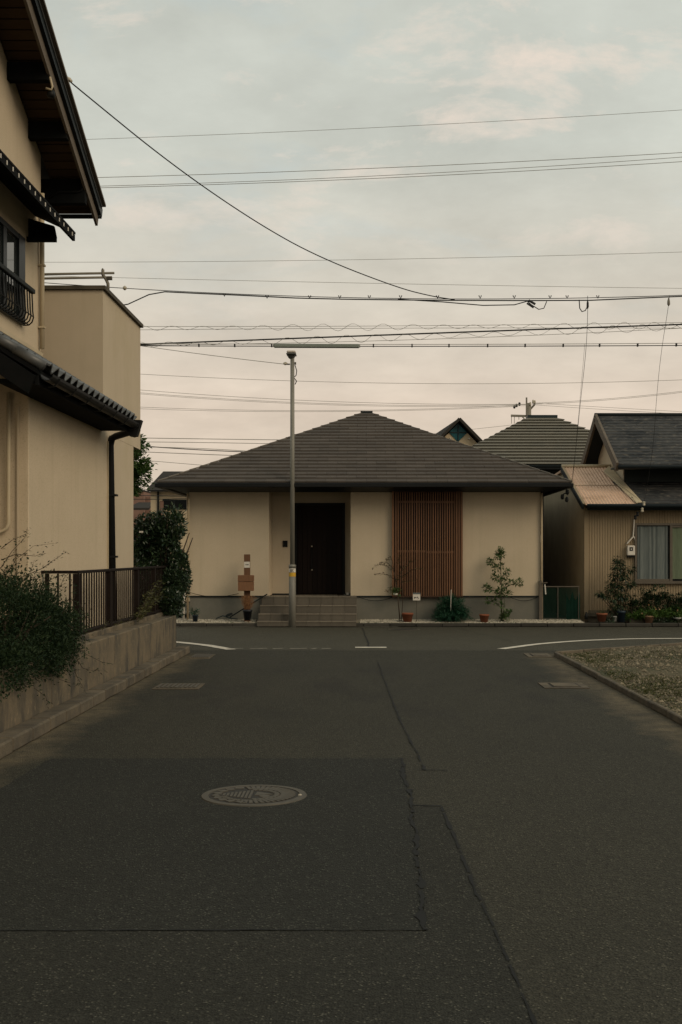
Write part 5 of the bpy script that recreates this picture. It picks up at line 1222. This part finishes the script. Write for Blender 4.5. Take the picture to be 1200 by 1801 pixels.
    d['twigs'].tube([p, P(701, 1060, 27.6), P(698, 1030, 27.6), P(693, 1005, 27.62), P(690, 985, 27.62)], [.014, .012, .010, .008, .005], 6)
    d['twigs'].tube([p + Vector((.03, 0, 0)), P(709, 1050, 27.66), P(706, 1010, 27.66), P(712, 985, 27.66)], [.011, .009, .007, .004], 5)
    for l, n in (([(693, 1005), (680, 995), (668, 992), (655, 999)], 20), ([(692, 1000), (682, 990), (672, 989)], 14), ([(696, 1020), (685, 1012), (670, 1008), (660, 1010)], 16), ([(690, 985), (686, 980), (680, 985)], 9), ([(704, 1010), (712, 998), (720, 990), (732, 986)], 14), ([(706, 1015), (720, 1005), (732, 1000), (742, 999)], 14), ([(700, 1035), (690, 1030), (684, 1038), (680, 1040)], 14), ([(706, 1025), (716, 1022), (730, 1021)], 12), ([(706, 1000), (700, 985), (706, 975)], 10), ([(697, 1025), (700, 1015), (714, 1012)], 12)):
        sprig(d, px(l, 27.6), int(n * 2.2), .072, .026, 'leaf_red', .005, spread=.035)
    d['twigs'].build('stems', M['bark'], s, True); d['leaves'].build('leaves', M['leaf_red'], s, kind='stuff')
    leafy(s, [(P(696, 1040, 27.6), (.11, .08, .07))], 14, 16, .06, .024, 'leaf_mid', .035, None, 0, name='lower_leaves')
    MB().box(P(692, 0, 27.55).x, P(699.5, 0, 27.55).x, 27.52, 27.53, P(0, 1046.5, 27.5).z, P(0, 1043.5, 27.5).z).build('paper_tag', M['white'], s)
    # feathery dome of a fern-like bush with a white stake
    p = P(795, 1094, 27.65); s = thing('feathery_bush', 'rounded feathery deep green bush at the foot of the lattice', 'bush', p)
    mb = MB()
    for _ in range(90):
        a = rnd(0, 6.28); el = rnd(.05, 1.45); d = Vector((math.cos(a) * math.cos(el), math.sin(a) * math.cos(el) * .7, math.sin(el))); ln = rnd(.36, .56) * (1 if el < 1.0 else 1.15); prev = p + Vector((0, 0, .03))
        for k in range(1, 9):
            u = k / 8; q = p + Vector((0, 0, .08)) + d * ln * u + Vector((0, 0, .10 * math.sin(u * 2.6) - .13 * u * u))
            q.z = max(q.z, p.z + .02)
            dd = (q - prev).normalized(); sd_ = dd.cross(UP).normalized()
            for sg in (-1, 1):
                for e in range(2): mb.leaf(prev.lerp(q, rnd(0, 1)), (dd + sd_ * sg * rnd(.4, 1.1) + rvec() * .4).normalized(), UP, rnd(.05, .10), .018)
            prev = q
    mb.build('fronds', M['leaf_teal'], s, kind='stuff')
    leafy(s, [(p + Vector((0, 0, .30)), (.33, .26, .28)), (p + Vector((0, 0, .16)), (.38, .28, .14))], 170, 30, .075, .015, 'leaf_teal', .055, None, 0)
    MB().tube([P(793, 1075, 27.45), P(793.8, 1037, 27.45)], .007, 5).build('white_stake', M['white'], s)
    # green sapling at right
    p = P(884, 1094, 27.62); s = thing('green_sapling', 'young upright sapling with clustered fresh green leaves right of the lattice', 'sapling', p)
    d = {'twigs': MB(), 'leaves': MB()}
    trunk = [p, P(882, 1060, 27.62), P(882, 1020, 27.62), P(880, 985, 27.62), P(880, 966, 27.62)]
    d['twigs'].tube(trunk, [.014, .012, .010, .007, .004], 6)
    d['twigs'].tube([p + Vector((.03, 0, 0)), P(887, 1065, 27.6), P(889, 1040, 27.6)], [.010, .007, .004], 5)
    cl = [(880, 968, 8), (878, 974, 9), (883, 975, 8), (876, 978, 8), (862, 988, 8), (866, 990, 6), (872, 999, 8), (882, 995, 6), (894, 1006, 7), (870, 1014, 8), (876, 1017, 8), (888, 1014, 7), (886, 1024, 8), (898, 1025, 7), (914, 1024, 8), (908, 1026, 5), (856, 1034, 9), (862, 1036, 6), (880, 1040, 10), (874, 1044, 8), (888, 1042, 9), (896, 1044, 6), (860, 1056, 7), (870, 1058, 5), (882, 1064, 7), (892, 1078, 7), (886, 1082, 9), (884, 1088, 8), (898, 1077, 5), (890, 1086, 6)]
    for x, y, r in cl:
        q = P(x, y, 27.62 + rnd(-.12, .12)); tx = min(max(y + 12, 970), 1088); o = P(881.5, tx, 27.62)
        d['twigs'].tube([o, o.lerp(q, .6) + Vector((0, 0, .02)), q], [.006, .005, .003], 4)
        for _ in range(int(r * 6)):
            v = rvec(); d['leaves'].leaf(q + v * r * .0085, (v + rvec() * .5 + UP * .2).normalized(), (UP + rvec() * .6).normalized(), rnd(.05, .085), rnd(.026, .042))
    d['twigs'].build('stems', M['stem_green'], s, True); d['leaves'].build('leaves', M['leaf_mid'], s, kind='stuff')
    g = MB()
    for x0, x1, n in ((628, 690, 130), (750, 850, 160), (860, 945, 170), (380, 450, 50)):
        for _ in range(n):
            q = P(rnd(x0, x1), 1096, 27.5); q.y += rnd(-.12, .3); q.z = .07
            g.leaf(q, Vector((rnd(-1, 1), rnd(-1, 1), rnd(.2, .9))), UP, rnd(.03, .08), rnd(.01, .025))
    struct(g.build('ground_cover', M['leaf_teal']), 'stuff')
bungalow_garden()

def right_garden():
    Y = 27.75
    # raised edging blocks in front of the old house
    e = bpy.data.objects.new('garden_edge', None); COL.objects.link(e); e['kind'] = 'structure'; WL[e.name] = Vector((0, 0, 0))
    x = P(1105, 0, Y).x
    for w in (.36, .42, .40, .44, .38, .42): MB().box(x, x + w - .012, Y - .14, Y - .02 + rnd(-.01, .01), .03, .155 + rnd(-.01, .01)).build('edging_block', M['kerb_dark'], e, bevel=.01); x += w
    s = thing('dark_tall_shrub', 'tall dark shrub with layered leaf sprays against the brown siding', 'shrub', P(1090, 1094, Y))
    d = {'twigs': MB(), 'leaves': MB()}; b = P(1091, 1090, Y)
    for tip, n in (((1086, 978), 0), ((1098, 985), 0), ((1112, 1002), 0), ((1073, 1030), 0), ((1110, 1030), 0), ((1060, 1044), 0), ((1052, 1045), 0)):
        t_ = P(*tip, Y); m_ = b.lerp(t_, .55) + Vector((rnd(-.05, .05), rnd(-.1, .1), .05)); d['twigs'].tube([b, m_, t_], [.014, .010, .004], 5)
    for x, y, r in ((1085, 984, 7), (1090, 990, 8), (1083, 996, 8), (1092, 998, 8), (1084, 1006, 8), (1080, 1014, 9), (1092, 1012, 8), (1102, 1006, 8), (1110, 1001, 7), (1098, 1016, 9), (1108, 1026, 8), (1112, 1030, 6), (1076, 1026, 9), (1086, 1026, 10), (1074, 1036, 9), (1084, 1040, 12), (1096, 1032, 10), (1092, 1046, 12), (1080, 1052, 10), (1100, 1050, 9), (1060, 1044, 7), (1054, 1045, 5), (1066, 1048, 7), (1086, 1064, 12), (1096, 1064, 12), (1090, 1078, 12), (1084, 1086, 10), (1098, 1084, 10), (1078, 1072, 8)):
        q = P(x, y, Y + rnd(-.1, .1))
        for k in range(int(r * 8)):
            v = rvec(); dd = Vector((v.x, v.y * .6, -.15 + v.z * .35)).normalized(); d['leaves'].leaf(q + Vector((v.x * r * .011, v.y * r * .011, v.z * r * .009)), dd, (UP + rvec() * .4).normalized(), rnd(.07, .12), rnd(.024, .04))
    d['twigs'].build('stems', M['bark'], s, True); d['leaves'].build('foliage', M['leaf_deep'], s, kind='stuff')
    def low(lab, x, y0, w, h, m, L, W, n, name='garden_plant', cat='plant', base=1084, dY=0):
        c = P(x, y0, Y + dY); k = Y / F; t = thing(name, lab, cat, P(x, base, Y + dY))
        leafy(t, [(c, (w * k, .14, h * k)), (c + Vector((w * k * .4, 0, -h * k * .3)), (w * k * .6, .14, h * k * .6)), (c - Vector((w * k * .4, 0, h * k * .4)), (w * k * .6, .14, h * k * .6))], int(n), 18, L, W, m, .045, P(x, base, Y + dY), 10, twr=.007); return t
    low('dark leafy bush left of the window sill between the tall shrub and the round bush', 1126, 1060, 17, 24, 'leaf_dark', .06, .028, 80)
    low('tall round dark bush under the middle of the old house window', 1158, 1050, 22, 26, 'leaf_dark', .06, .030, 110, 'garden_bush', 'bush')
    low('dark bush at the right edge of the photograph under the window', 1200, 1056, 18, 20, 'leaf_dark', .06, .030, 80, 'garden_bush', 'bush')
    low('low dark foliage between the two bushes under the window', 1183, 1068, 14, 14, 'leaf_dark', .05, .024, 60)
    f = low('bright green low leaves with small flowers behind the middle terracotta pot', 1146, 1077, 26, 11, 'leaf_bright', .05, .028, 70, dY=-.12)
    mb = MB()
    for x, y in ((1142, 1064), (1155, 1072), (1160, 1071), (1152, 1068), (1191, 1073), (1138, 1082), (1130, 1078)):
        q = P(x, y, Y - .3)
        for _ in range(5): mb.leaf(q, rvec(), UP, .035, .03)
    mb.build('blossoms', M['flower'], f, kind='stuff')
    low('bright green strip of low leaves at the foot of the dark bush', 1117, 1082, 12, 5, 'leaf_bright', .05, .024, 40, dY=-.1)
    low('bright green leaves under the right hand dark bush', 1186, 1078, 18, 10, 'leaf_bright', .05, .026, 60, dY=-.12)
    low('dark trailing plant on the kerb right of the middle terracotta pot', 1158, 1092, 10, 7, 'leaf_deep', .05, .024, 30, dY=-.25, base=1098)
    low('dark weeds at the kerb between the orange pot and the blue planter', 1072, 1089, 9, 5, 'leaf_deep', .05, .02, 24, dY=-.2, base=1095)
    low('low creeping plant over the edging blocks at the far right', 1185, 1090, 20, 6, 'leaf_dark', .045, .02, 50, dY=-.2, base=1096)
    k = Y / F
    p = P(1059, 1093, Y - .15); t = thing('orange_pot', 'wide orange terracotta pot with withered stalks in front of the corrugated wall', 'flower pot', p); pot(t, p, .085, .125, .19, 'terracotta')
    mb = MB()
    for _ in range(40): mb.leaf(p + Vector((rnd(-.08, .08), rnd(-.08, .08), .17)), Vector((rnd(-.8, .8), rnd(-.8, .8), 1)), rvec(), rnd(.06, .14), .008)
    mb.build('dead_stalks', M['leaf_olive'], t, kind='stuff')
    p = P(1142, 1096, Y - .3); t = thing('pale_pot', 'pale terracotta pot overflowing with green leaves before the edging blocks', 'flower pot', p); pot(t, p, .075, .115, .17, 'terracotta_pale')
    leafy(t, [(p + Vector((0, 0, .22)), (.14, .11, .07))], 26, 12, .055, .03, 'leaf_bright', .03, None, 0)
    p = P(1081, 1093, Y - .1); t = thing('white_pot', 'small white metal pot beside the dark blue planter', 'flower pot', p); pot(t, p, .052, .06, .12, 'pot_white')
    p = P(1093, 1094, Y - .12); t = thing('blue_planter', 'tall dark blue planter at the foot of the tall dark shrub', 'planter', p); pot(t, p, .085, .10, .26, 'pot_blue')
    p = P(1031.5, 1090, Y - .05); t = thing('black_bottle', 'small black bottle shaped vase at the corner of the old house', 'vase', p); MB().lathe([(.04, 0), (.042, .08), (.03, .13), (.018, .15), (.018, .18)], p, 12).build('vase_body', M['black'], t, True)
    p = P(1192, 1089, Y - .25); t = thing('white_dish', 'shallow white dish on the ground at the far right edge', 'dish', p); MB().lathe([(.06, 0), (.10, .035), (.09, .035)], p, 14).build('dish_body', M['pot_white'], t, True)
right_garden()
